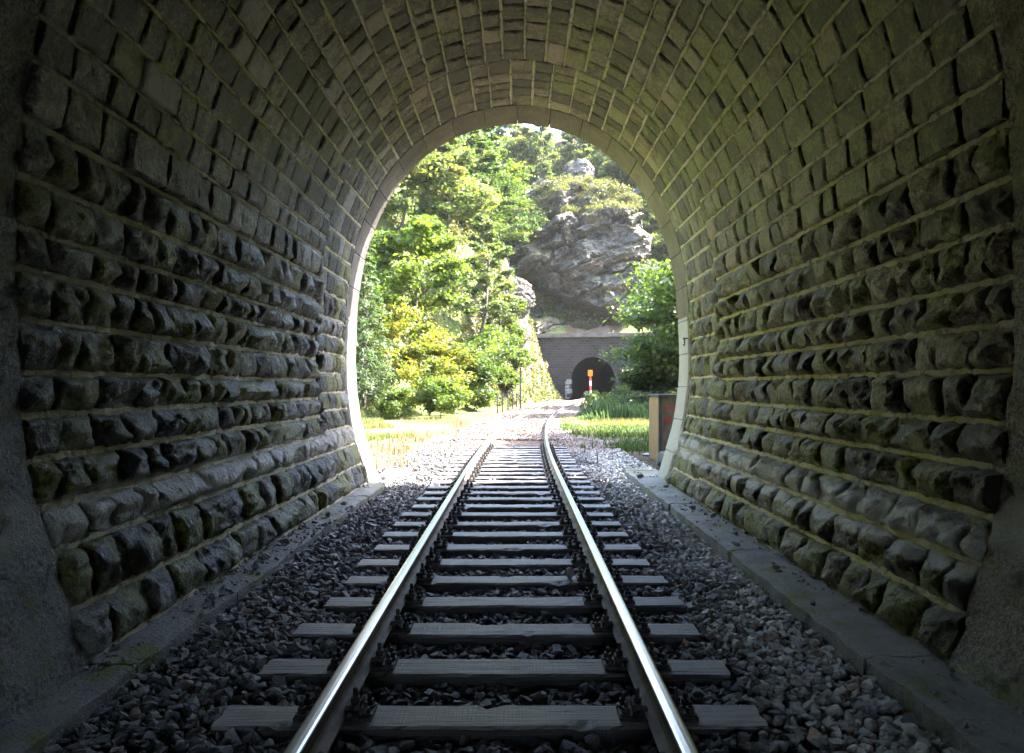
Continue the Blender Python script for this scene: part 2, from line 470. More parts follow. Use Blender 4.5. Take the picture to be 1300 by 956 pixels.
STONE = mat_tunnel_stone(); MORTAR = mat_mortar(); GUNITE = mat_gunite(); PORTAL = mat_portal_stone()
LEDGE = mat_ledge(); BALLAST = mat_ballast(); SLEEPER = mat_sleeper(); GROUND = mat_ground(); CLIFF = mat_cliff(); FARM = mat_far_masonry()
RAIL_TOP = mat_simple('polished_rail_head', (0.62, 0.61, 0.58), (0.80, 0.79, 0.74), 6, 0.30, 1.0, 0.0, stretch=(1, 0.06, 1))
RAIL_SIDE = mat_simple('rusty_rail_side', (0.10, 0.07, 0.05), (0.30, 0.25, 0.21), 9, 0.7, 0.0, 0.004, stretch=(1, 0.5, 1))
IRON = mat_simple('blackened_iron', (0.018, 0.016, 0.016), (0.07, 0.06, 0.055), 30, 0.55, 0.3, 0.004)
BARK = mat_simple('bark', (0.035, 0.028, 0.022), (0.12, 0.10, 0.08), 12, 0.9, 0, 0.03, stretch=(1, 1, 0.25))
LEAF = mat_leaf('leaf', sat=(.74, .63, 1.0))
NEEDLE = mat_leaf('needle', 0.6, 0.3)
GRASS = mat_leaf('grass_blade', 0.6, 0.45, tcol=(1.25, 1.35, 0.7))
WOOD_LIT = mat_simple('lit_weathered_wood', (0.15, 0.09, 0.045), (0.27, 0.18, 0.10), 3, 0.75, 0, 0.004, stretch=(9, 9, 0.7))  # cabinet side: its brighter lighting is put into the wood colour
WOOD_SHADED = mat_simple('shaded_brown_panel', (0.10, 0.085, 0.07), (0.19, 0.165, 0.14), 3, 0.7, 0, 0.004, stretch=(3, 3, 1.2))  # cabinet front: its shade is put into the brown
DARK_FELT = mat_simple('dark_roofing_felt', (0.03, 0.03, 0.032), (0.08, 0.08, 0.08), 10, 0.85)
DARK_ROCK = mat_simple('dark_basalt', (0.025, 0.027, 0.033), (0.12, 0.125, 0.14), 6, 0.6, 0, 0.03)
RED = mat_simple('red_paint', (0.42, 0.02, 0.03), (0.58, 0.035, 0.04), 5, 0.45, 0, 0)
WHITE = mat_simple('white_paint', (0.68, 0.70, 0.72), (0.82, 0.83, 0.84), 5, 0.45, 0, 0)
ORANGE = mat_simple('orange_paint', (0.72, 0.26, 0.02), (0.85, 0.36, 0.03), 5, 0.4, 0, 0)
GREENPOST = mat_simple('dark_post', (0.02, 0.022, 0.02), (0.06, 0.065, 0.055), 8, 0.6)
WHITEWASH = mat_simple('whitewashed_block', (0.14, 0.135, 0.135), (0.30, 0.29, 0.285), 3, 0.8)
BORE = mat_simple('sooty_unlit_bore', (0.006, 0.006, 0.007), (0.014, 0.013, 0.013), 2, 0.95)  # soot, deepened so the colour carries the dark of the unlit bore

# ------------------------------------------------------------------ track centreline
def xc(y):
    y = np.asarray(y, float)
    c = np.clip(y - 12, 0, 50)
    return -0.10 + c ** 2 / 580.0 + np.maximum(0, y - 62) * (50 / 290.0)

# ------------------------------------------------------------------ terrain
FP = np.array([float(xc(89.0)), 89.0])      # foot of the far portal, on the track axis
FA = math.radians(11.0)
F_T = np.array([math.cos(FA), -math.sin(FA)])      # along its wall
F_N = np.array([math.sin(FA), math.cos(FA)])       # into the hill

def sstep(x, a, b):
    t = np.clip((x - a) / (b - a), 0, 1)
    return t * t * (3 - 2 * t)

def terrain(x, y):
    x = np.asarray(x, float); y = np.asarray(y, float)
    cx = xc(np.minimum(y, 92))
    q = (x - FP[0]) * F_N[0] + (y - FP[1]) * F_N[1]
    # left bank: far to the left by the tunnel mouth, close to the track at the spur
    off = np.interp(y, [0, 30, 38, 46, 56, 64, 95], [11, 10, 8.2, 5.6, 4.2, 4.0, 4.2])
    steep = np.interp(y, [0, 38, 50, 58, 66, 100], [0.45, 0.5, 0.9, 1.8, 2.6, 2.4])
    hmax = np.interp(y, [0, 38, 52, 62, 75, 100], [3, 4, 7, 10.5, 13.5, 16])
    dl = np.maximum(0, (cx - off) - x)
    rise = dl * steep
    left = np.where(rise < hmax, rise, hmax + (rise - hmax) / np.maximum(steep, .01) * 0.62)
    dr = np.maximum(0, x - (cx + np.interp(y, [0, 40, 80, 95], [9, 9, 7.5, 6.0])))
    right = np.where(dr < 10, dr * 0.55, 5.5 + (dr - 10) * 0.4)
    z = np.maximum(left, right)
    # hill behind the far portal
    k = np.interp(q, [0.9, 1.0, 7.0, 11.0, 18, 48, 400], [0, 7.6, 8.6, 12, 27, 48, 52])
    z = np.where(q > 0.9, np.maximum(z, k), z)
    z = np.where(z > 40, 40 + 14 * np.tanh((z - 40) / 14), z)
    nz = fbm(x * 0.22, y * 0.22, octv=4, seed=5) * 0.9 + fbm(x * 0.9, y * 0.9, octv=3, seed=9) * 0.28
    z = z + nz * sstep(z, 0.2, 4.0)
    spur = sstep(y, 52, 60) * sstep(y, 90, 84) * sstep(cx - x, 3.0, 4.6) * sstep(x, -12, -6)
    z = z + spur * (fbm(x * 0.8, y * 0.35, z * 0.3, octv=4, seed=23, ridged=True) * 1.5)
    z = z + fbm(x * 0.6, y * 0.6, octv=3, seed=21) * 0.03
    # shoulder of the ballast bed
    far = sstep(y, 15, 22)
    bed = sstep(np.abs(x - cx), 2.3, 1.7)
    return z - 0.10 + far * (0.06 * bed)

def axis(parts):
    return np.unique(np.concatenate([np.arange(a, b, s) for a, b, s in parts]).round(4))
gx = axis([(-420, -60, 20), (-60, -24, 2.5), (-24, 26, 0.55), (26, 60, 2.5), (60, 421, 20)])
gy = axis([(-420, -40, 20), (-40, 8, 2), (8, 110, 0.55), (110, 150, 2.5), (150, 421, 15)])
GX, GY = np.meshgrid(gx, gy, indexing='ij')
GZ = terrain(GX, GY)
GV = np.stack([GX, GY, GZ], -1).reshape(-1, 3)
GF = grid_faces(len(gx), len(gy))
# open the sheet where the far bore enters the hill
lat = (GV[:, 0] - FP[0]) * F_T[0] + (GV[:, 1] - FP[1]) * F_T[1]
qq = (GV[:, 0] - FP[0]) * F_N[0] + (GV[:, 1] - FP[1]) * F_N[1]
fz = GV[GF, 2]; fl = lat[GF]; fq = qq[GF]
kill = (np.abs(fl).min(1) < 2.6) & (fz.min(1) < 6.0) & (fz.max(1) > 0.8) & (fq.max(1) > -0.5)
GF = GF[~kill]
sl = np.hypot(*np.gradient(GZ, gx, gy)).ravel()
cxv = xc(np.minimum(GV[:, 1], 92))
bedm = sstep(np.abs(GV[:, 0] - cxv), 2.5, 1.6)
lim = np.interp(GV[:, 1], [0, 13, 20, 30, 40, 90], [2.6, 3.2, 3.6, 3.6, 2.6, 2.3])
gr = sstep(np.abs(GV[:, 0] - cxv), lim, lim + 2.2) * 0.85
rk = sstep(sl, 1.1, 2.0) * 0.7 * sstep(GV[:, 1], 96, 90) * sstep(GV[:, 0], -5.5, -2.5)
ground = link('ground', new_mesh('ground', GV, GF, True, np.stack([bedm, gr, rk], 1), [GROUND]), kind='structure')

def ground_z(x, y):
    return float(terrain(np.array([x]), np.array([y]))[0])

# ------------------------------------------------------------------ tunnel profile
PR = [(-0.35, 2.20), (0.0, 2.335), (.544, 2.50), (.94, 2.615), (1.37, 2.68), (1.68, 2.708), (2.15, 2.715), (2.61, 2.70), (3.245, 2.64), (3.785, 2.53),
      (4.27, 2.355), (4.71, 2.135), (4.99, 1.94), (5.366, 1.58), (5.655, 1.15), (5.827, .72), (5.915, .30), (5.94, 0.0)]
half = np.array([(-w, z) for z, w in PR])
full = np.concatenate([half, (half * [-1, 1])[::-1][1:]])
def catmull(P, per=14):
    out = []
    Q = np.concatenate([[2 * P[0] - P[1]], P, [2 * P[-1] - P[-2]]])
    for i in range(1, len(Q) - 2):
        for t in np.linspace(0, 1, per, endpoint=False):
            a, b, c, d = Q[i - 1], Q[i], Q[i + 1], Q[i + 2]
            out.append(0.5 * (2 * b + (c - a) * t + (2 * a - 5 * b + 4 * c - d) * t * t + (3 * b - a - 3 * c + d) * t ** 3))
    out.append(P[-1])
    return np.array(out)
prof = catmull(full)
for _ in range(30):
    prof[1:-1] = prof[1:-1] * 0.5 + 0.25 * (prof[:-2] + prof[2:])
seg = np.hypot(*np.diff(prof, axis=0).T)
S = np.concatenate([[0], np.cumsum(seg)])
SL = S[-1]
tan = np.gradient(prof, S, axis=0); tan /= np.linalg.norm(tan, axis=1)[:, None]
nrm = np.stack([tan[:, 1], -tan[:, 0]], 1)           # points into the bore
def pt(s, n):
    """arc position s, offset n into the bore -> x, z"""
    s = np.asarray(s, float)
    px = np.interp(s, S, prof[:, 0]); pz = np.interp(s, S, prof[:, 1])
    nx = np.interp(s, S, nrm[:, 0]); nz = np.interp(s, S, nrm[:, 1])
    return px + nx * n, pz + nz * n
mid = len(prof) // 2
def s_left(z):  return float(np.interp(z, prof[:mid, 1], S[:mid]))
def s_right(z): return float(np.interp(-z, -prof[mid:, 1], S[mid:]))

YA0, YA1, YB1, YC1 = 4.0, 10.16, 11.80, 12.65       # sprayed lining | long masonry | end masonry | dressed ring

tunnel = empty('railway_tunnel', (0, YC1, 0), label='horseshoe stone tunnel the track runs out of, mossy rock-faced lining', cat='tunnel')
TB = np.array([0, YC1, 0.0])

# mortar shell
def shell(name, s0, s1, y0, y1, ds, dy, nfun, mat, thick=0.55):
    ss = np.linspace(s0, s1, int((s1 - s0) / ds) + 1); ys = np.linspace(y0, y1, int((y1 - y0) / dy) + 1)
    A, B = np.meshgrid(ss, ys, indexing='ij')
    n = nfun(A, B)
    x, z = pt(A, n)
    V = np.stack([x, B, z], -1).reshape(-1, 3)
    F = grid_faces(len(ss), len(ys))
    # outer skin and both ends
    so = np.linspace(s0, s1, 60)
    mb = MB(); mb.add(V, F)
    for ya in (y0, y1):
        xi, zi = pt(so, nfun(so, np.full_like(so, ya))); xo, zo = pt(so, np.full_like(so, -thick))
        W = np.stack([np.stack([xi, np.full_like(xi, ya), zi], 1), np.stack([xo, np.full_like(xo, ya), zo], 1)], 1).reshape(-1, 3)
        mb.add(W, grid_faces(60, 2))
    xo, zo = pt(so, np.full_like(so, -thick))
    W = np.stack([np.stack([xo, np.full_like(xo, y0), zo], 1), np.stack([xo, np.full_like(xo, y1), zo], 1)], 1).reshape(-1, 3)
    mb.add(W, grid_faces(60, 2, True))
    VV = np.concatenate(mb.v) - TB
    me = new_mesh(name, VV, np.concatenate(mb.f4), True, None, [mat])
    return link(name, me, tunnel)

def nf_gun(s, y):
    e = sstep(y + fbm(s * 4, y * 2, octv=3, seed=36) * 0.02, 4.10, 4.05)
    return -0.03 + 0.065 * e + (fbm(s * 1.1, y * 1.1, octv=3, seed=33) * 0.03 + fbm(s * 11, y * 11, octv=4, seed=34) * 0.014) * e
shell('sprayed_lining', 0, SL, -17, 3.2, 0.2, 0.4, nf_gun, GUNITE)
shell('sprayed_collar', 0, SL, 3.2, 4.14, 0.025, 0.02, nf_gun, GUNITE)

# ------------------------------------------------------------------ masonry stones
def course_bounds():
    zl = [0.04, .32, .645, .88, 1.14, 1.38, 1.62, 1.91, 2.19, 2.41, 2.685, 2.99, 3.31]
    zr = [0.03, .31, .575, .83, 1.09, 1.34, 1.63, 1.89, 2.14, 2.43, 2.68, 2.97, 3.24]
    L = [s_left(z) for z in zl]; R = [s_right(z) for z in zr][::-1]
    span = R[0] - L[-1]; n = int(round(span / 0.262))
    w = rng.uniform(0.85, 1.15, n); w = w / w.sum() * span
    return L + list(L[-1] + np.cumsum(w)[:-1]) + R

rs = np.random.default_rng(5)
CB = course_bounds()
nB = int((SL - 2 * s_left(0.04)) / 0.285)
wB = rs.uniform(0.85, 1.15, nB); wB = wB / wB.sum() * (s_right(0.03) - s_left(0.04))
cb = s_left(0.04) + np.concatenate([[0], np.cumsum(wB)])
def nf_mortar(s, y):
    dA = np.abs(s[..., None] - np.array(CB)).min(-1); dB = np.abs(s[..., None] - cb).min(-1)
    d = np.where(y > YA1, dB, dA)
    top = np.interp(s, S, prof[:, 1])
    hw = 0.026 - 0.010 * sstep(top, 2.6, 3.6) + 0.009 * fbm(s * 3, y * 3, octv=2, seed=31)
    k = sstep(d, hw + 0.012, hw) * (y < YB1 - 0.02)
    return -0.045 + (0.049 + 0.010 * sstep(top, 2.6, 3.6)) * k + fbm(s * 9, y * 9, octv=3, seed=3) * 0.007
shell('mortar', 0, SL, 3.9, 12.63, 0.011, 0.05, nf_mortar, MORTAR)

def stone_geo(s0, s1, y0, y1, boss, nu, nv, r, flat):
    """rock-faced block. returns V (world), F"""
    u = np.linspace(0, 1, nu); v = np.linspace(0, 1, nv)
    U, W = np.meshgrid(u, v, indexing='ij')
    ds, dy = s1 - s0, y1 - y0
    # quarry facets: several random planes, lowest wins
    h = np.full_like(U, 9.0)
    for k in range(5 if not flat else 4):
        a = r.uniform(0, 2 * math.pi); g = r.uniform(0.3, 1.9) if not flat else r.uniform(0.1, 0.7)
        c = r.uniform(0.72, 1.15)
        h = np.minimum(h, c + g * ((U - .5) * math.cos(a) + (W - .5) * math.sin(a)))
    h = np.clip(h, 0.12, 1.15)
    sd = int(r.integers(0, 9999))
    A = s0 + U * ds; B = y0 + W * dy
    h = h + 0.30 * fbm(A * 9, B * 9, octv=4, seed=sd) * (1 if not flat else 0.7)
    ed = np.minimum(np.minimum(U, 1 - U) * ds, np.minimum(W, 1 - W) * dy)
    e = np.clip(ed / (0.045 if not flat else 0.02), 0, 1); e = 1 - (1 - e) ** 2
    n = boss * h * (0.2 + 0.8 * e) + 0.006
    # ragged outline
    jit = 0.013 * (1 - e)
    A2 = A + jit * fbm(A * 14, B * 14, octv=2, seed=sd + 1); B2 = B + jit * fbm(A * 14, B * 14, octv=2, seed=sd + 2)
    # rounded corners
    cu = np.abs(U - .5) * 2; cw = np.abs(W - .5) * 2
    rc = np.clip(cu + cw - 1.75, 0, 1) * 0.10
    A2 = A2 - (U - .5) * ds * rc; B2 = B2 - (W - .5) * dy * rc
    x, z = pt(A2, n)
    V = np.stack([x, B2, z], -1)
    x0, z0 = pt(A2, np.full_like(A2, -0.06))
    V0 = np.stack([x0, B2, z0], -1)
    ring = [(i, 0) for i in range(nu)] + [(nu - 1, j) for j in range(1, nv)] + [(i, nv - 1) for i in range(nu - 2, -1, -1)] + [(0, j) for j in range(nv - 2, 0, -1)]
    top = np.array([i * nv + j for i, j in ring]); m = len(top)
    base = np.array([V0[i, j] for i, j in ring])
    F = grid_faces(nu, nv)
    off = nu * nv
    idx = np.arange(m); nx = (idx + 1) % m
    SF = np.stack([top, top[nx], off + nx, off + idx], 1)[:, ::-1]
    return np.concatenate([V.reshape(-1, 3), base]), np.concatenate([F, SF])

def px(p):
    d = np.maximum(p[:, 1], 0.3)
    return np.stack([657 + 960 * p[:, 0] / d, 490 - 960 * (p[:, 2] - EYE) / d], 1)

specs = []
for a, b in zip(CB[:-1], CB[1:]):
    zz = float(np.interp((a + b) / 2, S, prof[:, 1]))
    y = YA0 + 0.06
    first = True
    while y < YA1 - 0.05:
        L = rs.uniform(0.24, 0.50) if zz < 3 else rs.uniform(0.26, 0.56)
        if first: L *= rs.uniform(0.5, 1); first = False
        if YA1 - (y + L) < 0.18: L = YA1 - y
        g_ = 0.020 if zz < 3.2 else 0.013
        specs.append((a + g_, b - g_, y + 0.008, y + L - 0.008, zz))
        y += L
for a, b in zip(cb[:-1], cb[1:]):
    zz = float(np.interp((a + b) / 2, S, prof[:, 1]))
    y = YA1
    while y < YB1 - 0.05:
        L = rs.uniform(0.22, 0.46)
        if YB1 - (y + L) < 0.18: L = YB1 - y
        specs.append((a + 0.014, b - 0.014, y + 0.006, y + L - 0.006, zz))
        y += L
# rank by size in the picture
rank = []
for i, (a, b, y0, y1, zz) in enumerate(specs):
    xs, zs = pt(np.array([a, b, b, a]), np.zeros(4))
    P = px(np.stack([xs, [y0, y0, y1, y1], zs], 1))
    ar = 0.5 * abs(sum(P[k, 0] * P[(k + 1) % 4, 1] - P[(k + 1) % 4, 0] * P[k, 1] for k in range(4)))
    c = P.mean(0)
    vis = (-25 < c[0] < 1325) and (-25 < c[1] < 980)
    rank.append((ar if vis else -1, i))
rank.sort(reverse=True)
single = {i for ar, i in rank[:300] if ar > 0}
rest = MB(); rest_t = []
for i, (a, b, y0, y1, zz) in enumerate(specs):
    wall = float(np.clip((3.75 - zz) / 1.3, 0, 1))
    boss = rs.uniform(0.075, 0.125) * wall + rs.uniform(0.008, 0.032) * (1 - wall)
    if y0 >= YA1 - 0.01: boss *= 0.62
    near = i in single
    ds, dy = b - a, y1 - y0
    res = 0.016 if near and y0 < 6 else 0.022 if near else 0.034
    nu, nv = max(6, int(ds / res)), max(6, int(dy / res))
    V, F = stone_geo(a, b, y0, y1, boss, nu, nv, rs, wall < 0.5)
    ti = (rs.uniform(0, 1) ** 1.3, rs.uniform(0, 1), rs.uniform(0, 1))
    if zz > 3 and rs.random() < 0.07: ti = (1.35, ti[1], ti[2])
    if near:
        c = V.mean(0)
        me = new_mesh('stone', V - c, F, True, np.tile(ti, (len(V), 1)), [STONE])
        link('stone', me, tunnel, tuple(c - TB))
    else:
        rest.add(V - TB, F); rest_t.append(np.tile(ti, (len(V), 1)))
me = new_mesh('far_masonry', np.concatenate(rest.v), np.concatenate(rest.f4), True, np.concatenate(rest_t), [STONE])
link('masonry', me, tunnel, kind='stuff')

# dressed ring of the mouth
nV = 28
vb = np.linspace(s_left(-0.02), s_right(-0.02), nV + 1)
for i in range(nV):
    a, b = vb[i] + 0.003, vb[i + 1] - 0.003
    ss = np.concatenate([[a, a + .008], np.linspace(a, b, 7)[1:-1], [b - .008, b]])
    ys = np.array([YB1 + .006, YB1 + 0.016, YB1 + .3, YC1 - .35, YC1 - 0.012, YC1])
    A, B = np.meshgrid(ss, ys, indexing='ij')
    lift = rs.uniform(-0.004, 0.006)
    n = np.full_like(A, 0.012 + lift) + fbm(A * 6, B * 6, octv=2, seed=77) * 0.003
    n[0] -= .008; n[-1] -= .008; n[:, 0] -= .008; n[:, -1] -= .010
    x, z = pt(A, n); V = np.stack([x, B, z], -1)
    x0, z0 = pt(A, np.full_like(A, -0.5)); V0 = np.stack([x0, B, z0], -1)
    nu, nv = A.shape
    ring = [(k, 0) for k in range(nu)] + [(nu - 1, j) for j in range(1, nv)] + [(k, nv - 1) for k in range(nu - 2, -1, -1)] + [(0, j) for j in range(nv - 2, 0, -1)]
    top = np.array([k * nv + j for k, j in ring]); m = len(top)
    base = np.array([V0[k, j] for k, j in ring]); idx = np.arange(m); nx = (idx + 1) % m
    Vv = np.concatenate([V.reshape(-1, 3), base]); Ff = np.concatenate([grid_faces(nu, nv), np.stack([top, top[nx], nu * nv + nx, nu * nv + idx], 1)[:, ::-1]])
    c = Vv.mean(0)
    me = new_mesh('voussoir', Vv - c, Ff, False, np.tile((rs.uniform(0, 1), 0, 0), (len(Vv), 1)), [PORTAL])
    link('voussoir', me, tunnel, tuple(c - TB))

# headwall around the mouth (outer face of the tunnel)
def headwall(so, prof_fn, W, H, y0, y1, base):
    xi, zi = prof_fn(so)
    cz = 2.2
    dx, dz = xi, zi - cz
    k = np.minimum(np.where(np.abs(dx) > 1e-6, W / np.maximum(np.abs(dx), 1e-6), 1e9), np.where(dz > 1e-6, (H - cz) / np.maximum(dz, 1e-6), np.where(dz < -1e-6, (cz - base) / np.maximum(-dz, 1e-6), 1e9)))
    xo, zo = dx * k, cz + dz * k
    mb = MB()
    for yy, fl in ((y1, False), (y0, True)):
        Wv = np.stack([np.stack([xi, np.full_like(xi, yy), zi], 1), np.stack([xo, np.full_like(xi, yy), zo], 1)], 1).reshape(-1, 3)
        mb.add(Wv, grid_faces(len(so), 2, fl))
    for xx, zz2 in ((xi, zi), (xo, zo)):
        Wv = np.stack([np.stack([xx, np.full_like(xx, y0), zz2], 1), np.stack([xx, np.full_like(xx, y1), zz2], 1)], 1).reshape(-1, 3)
        mb.add(Wv, grid_faces(len(so), 2))
    return mb
HW = mat_simple('headwall_masonry', (0.14, 0.13, 0.12), (0.32, 0.30, 0.28), 4, 0.85, 0, 0.04)
mb = headwall(np.linspace(0, SL, 160), lambda s: pt(s, np.full_like(s, -0.48)), 7.5, 8.2, 11.75, 12.55, -0.4)
mb.v = [v - TB for v in mb.v]
link('headwall', mb.mesh('headwall', HW), tunnel)

# hill over the tunnel
hx = np.linspace(-70, 70, 57); hy = np.linspace(-17, 11.9, 24)
A, B = np.meshgrid(hx, hy, indexing='ij')
Z = 8.0 + 0.55 * np.maximum(0, 11.9 - B) * sstep(B, -17, 8) + fbm(A * .15, B * .15, octv=3, seed=4) * 0.8
Z = Z * sstep(np.abs(A), 70, 9) - 0.4
link('hill', new_mesh('hill', np.stack([A, B, Z], -1).reshape(-1, 3), grid_faces(57, 24), True, np.tile((0, .9, 0.0), (57 * 24, 1)), [GROUND]), kind='structure')

# ledges along the wall feet
for side, xin, ztop in ((-1, 2.06, 0.035), (1, 1.93, 0.045)):
    y = 0.2
    while y < 13.6:
        L = rs.uniform(0.9, 1.5); y2 = min(y + L, 13.75)
        ni, nj = 12, int((y2 - y) / 0.035) + 2
        xw = 2.62 if y < 12.0 else 2.36
        a0 = xin + rs.uniform(-0.012, 0.012)
        xs = np.linspace(a0, xw, ni); ys = np.linspace(y + .006, y2 - .006, nj)
        A, B = np.meshgrid(xs, ys, indexing='ij')
        tilt = rs.uniform(-0.01, 0.01)
        Zt = ztop + tilt * (A - 2.2) + fbm(A * 7, B * 7, octv=4, seed=60 + side) * 0.008 + rs.uniform(-.006, .006)
        rag = fbm(B * 5, B * 0, octv=4, seed=70 + side) * 0.014
        A = A + rag * np.clip(1 - (A - a0) / 0.12, 0, 1)
        Zt[0] -= 0.012
        V = np.stack([side * A, B, Zt], -1)
        lo = V[0].copy(); lo[:, 2] = -0.25
        e0 = V[:, 0].copy(); e0[:, 2] = -0.25; e1 = V[:, -1].copy(); e1[:, 2] = -0.25
        mb = MB(); mb.add(V.reshape(-1, 3), grid_faces(ni, nj, side < 0))
        mb.add(np.stack([V[0], lo], 1).reshape(-1, 3), grid_faces(nj, 2)); mb.add(np.stack([V[:, 0], e0], 1).reshape(-1, 3), grid_faces(ni, 2)); mb.add(np.stack([V[:, -1], e1], 1).reshape(-1, 3), grid_faces(ni, 2))
        mb.v = [v - TB for v in mb.v]
        link('ledge_slab', mb.mesh('ledge_slab', LEDGE, True), tunnel)
        y = y2

# iron hook on the mouth
hk = MB()
th = np.linspace(-2.2, 2.4, 14)
hk.tube([(2.71, 11.98, 2.30), (2.64, 11.98, 2.30)] + [(2.635 - 0.055 * math.cos(a) * 0 , 11.98 - 0.06 * math.cos(a), 2.245 + 0.06 * math.sin(a)) for a in th[::-1]], 0.011, 6)
hk.v = [v - TB for v in hk.v]
link('hook', hk.mesh('hook', IRON), tunnel)

# ------------------------------------------------------------------ the track
track = empty('railway_track', (-0.1, 8, 0), label='single railway track on wooden sleepers curving away to the far portal', cat='railway track')
TK = np.array([-0.1, 8, 0.0])
RH = 0.165
rp = [(-.0625, .018), (-.0625, .026), (-.020, .046), (-.0085, .060), (-.0085, .105), (-.016, .116), (-.0335, .124), (-.0335, .157), (-.030, .163), (-.020, .1655), (0, .1665)]
rp = rp + [(-x, z) for x, z in rp[:-1][::-1]]
rp = np.array(rp)
def rail(off):
    ys = np.concatenate([np.arange(-2, 12, 1.0), np.arange(12, 96, 0.9)])
    cx_ = xc(ys); dx = np.gradient(cx_, ys); ln = np.hypot(1, dx)
    nx, ny = 1 / ln, -dx / ln
    n = len(rp)
    V = np.zeros((len(ys), n, 3))
    for k, (a, z) in enumerate(rp):
        V[:, k, 0] = cx_ + nx * (off + a); V[:, k, 1] = ys + ny * (off + a); V[:, k, 2] = z
    F = []; mi = []
    for i in range(len(ys) - 1):
        for k in range(n):
            k2 = (k + 1) % n
            F.append((i * n + k, i * n + k2, (i + 1) * n + k2, (i + 1) * n + k)); mi.append(1 if 7 <= k <= 12 else 0)
    me = new_mesh('rail', V.reshape(-1, 3) - TK, np.array(F), False, None, [RAIL_SIDE, RAIL_TOP], mi)
    return link('rail', me, track)
rail(-0.752); rail(0.752)

# sleepers: three worn shapes shared between all of them
def sleeper_mesh(seed):
    r = np.random.default_rng(seed)
    L, W, H = 2.54, 0.245, 0.16
    nx = 60
    xs = np.linspace(-L / 2, L / 2, nx)
    sec = np.array([(-W / 2, -H), (-W / 2, -0.05), (-W / 2, -0.016), (-W / 2 + 0.010, -0.003), (-W / 4, 0.0), (0, 0.0), (W / 4, 0), (W / 2 - 0.010, -0.003), (W / 2, -0.016), (W / 2, -0.05), (W / 2, -H)])
    m = len(sec)
    X = np.repeat(xs[:, None], m, 1); Y = np.repeat(sec[None, :, 0], nx, 0); Zz = np.repeat(sec[None, :, 1], nx, 0)
    top = (Zz > -0.03)
    Zz = Zz + top * fbm(X * 3, Y * 14, octv=4, seed=seed) * 0.004
    edge = fbm(X * 6, Y * 30, octv=4, seed=seed + 1) * 0.008
    Y = Y - np.sign(Y) * np.abs(edge) * (np.abs(Y) > W / 2 - 0.012)
    Zz = Zz - np.clip(fbm(X * 5, Y * 60, octv=3, seed=seed + 2) - 0.55, 0, 1) * 0.06 * (np.abs(Y) > W / 2 - 0.03) * top
    X = X + np.where(np.abs(X) > L / 2 - 0.02, fbm(Y * 30, X, octv=3, seed=seed + 3) * 0.010, 0)
    V = np.stack([X, Y, Zz], -1)
    mb = MB(); mb.add(V.reshape(-1, 3), grid_faces(nx, m))
    for e in (0, nx - 1):
        c = V[e].mean(0)[None]
        W2 = np.concatenate([V[e], c])
        mb.add(W2, [(k, (k + 1) % m, m) if e else ((k + 1) % m, k, m) for k in range(m)])
    return mb.mesh('sleeper', SLEEPER)
smesh = [sleeper_mesh(s) for s in (1, 2, 3, 4)]

# fastening pieces
def plate_mesh():
    mb = MB()
    mb.box((0, 0, 0.009), (0.36, 0.165, 0.018))
    for s in (-1, 1):
        mb.box((s * 0.078, 0, 0.027), (0.026, 0.150, 0.026), taper=0.85)
    return mb.mesh('baseplate', IRON)
def bolt_mesh():
    mb = MB()
    mb.tube([(0, 0, 0.0), (0, 0, 0.010)], 0.030, 10)
    mb.tube([(0, 0, 0.010), (0, 0, 0.038)], 0.021, 6)
    mb.tube([(0, 0, 0.038), (0, 0, 0.062), (0, 0, 0.066)], [0.0115, 0.0115, 0.007], 8)
    return mb.mesh('bolt', IRON)
def clip_mesh():
    mb = MB()
    mb.box((0, 0, 0.012), (0.075, 0.095, 0.022), taper=0.8)
    mb.tube([(0.008, 0, 0.02), (0.008, 0, 0.050)], 0.022, 6)
    mb.tube([(0.008, 0, 0.05), (0.008, 0, 0.088), (0.008, 0, 0.092)], [0.012, 0.012, 0.007], 8)
    return mb.mesh('clip', IRON)
PLATE, BOLT, CLIP = plate_mesh(), bolt_mesh(), clip_mesh()
allb = MB()
allb.box((0, 0, 0.009), (0.36, 0.165, 0.018))
for s in (-1, 1):
    allb.box((s * 0.078, 0, 0.03), (0.05, 0.14, 0.03), taper=0.8)
    allb.tube([(s * 0.088, 0, 0.03), (s * 0.088, 0, 0.11)], 0.018, 5)
    for t in (-1, 1): allb.tube([(s * 0.145, t * 0.045, 0.018), (s * 0.145, t * 0.045, 0.07)], 0.018, 5)
FARPLATE = allb.mesh('baseplate', IRON)
y = 1.05
k = 0
sleeper_y = []
while y < 19.5:
    cx_ = float(xc(y)); dx = float(max(0, y - 12) / 290)
    rz = -math.atan(dx) + rs.uniform(-0.012, 0.012)
    sx = rs.uniform(-0.035, 0.035)
    sl_o = link('sleeper', smesh[k % 4], track, (cx_ + sx - TK[0], y - TK[1], rs.uniform(-0.004, 0.004)), (rs.uniform(-.012, .012), 0, rz + (math.pi if rs.random() < .5 else 0)))
    sleeper_y.append(y)
    for s in (-1, 1):
        ox = cx_ + s * 0.752
        close = 2.6 < y < 9.5
        bp = link('baseplate', PLATE if close else FARPLATE, track, (ox - TK[0], y - TK[1], 0.002), (0, 0, -math.atan(dx)))
        if close:
            for t in (-1, 1):
                link('clip', CLIP, bp, (t * 0.082, 0, 0.034), (0, 0, 0 if t > 0 else math.pi))
                for w in (-1, 1):
                    link('bolt', BOLT, bp, (t * 0.148, w * 0.05, 0.017), (0, 0, rs.uniform(0, 1)))
    y += 0.625 + rs.uniform(-0.02, 0.02)
    k += 1
sleeper_y = np.array(sleeper_y)

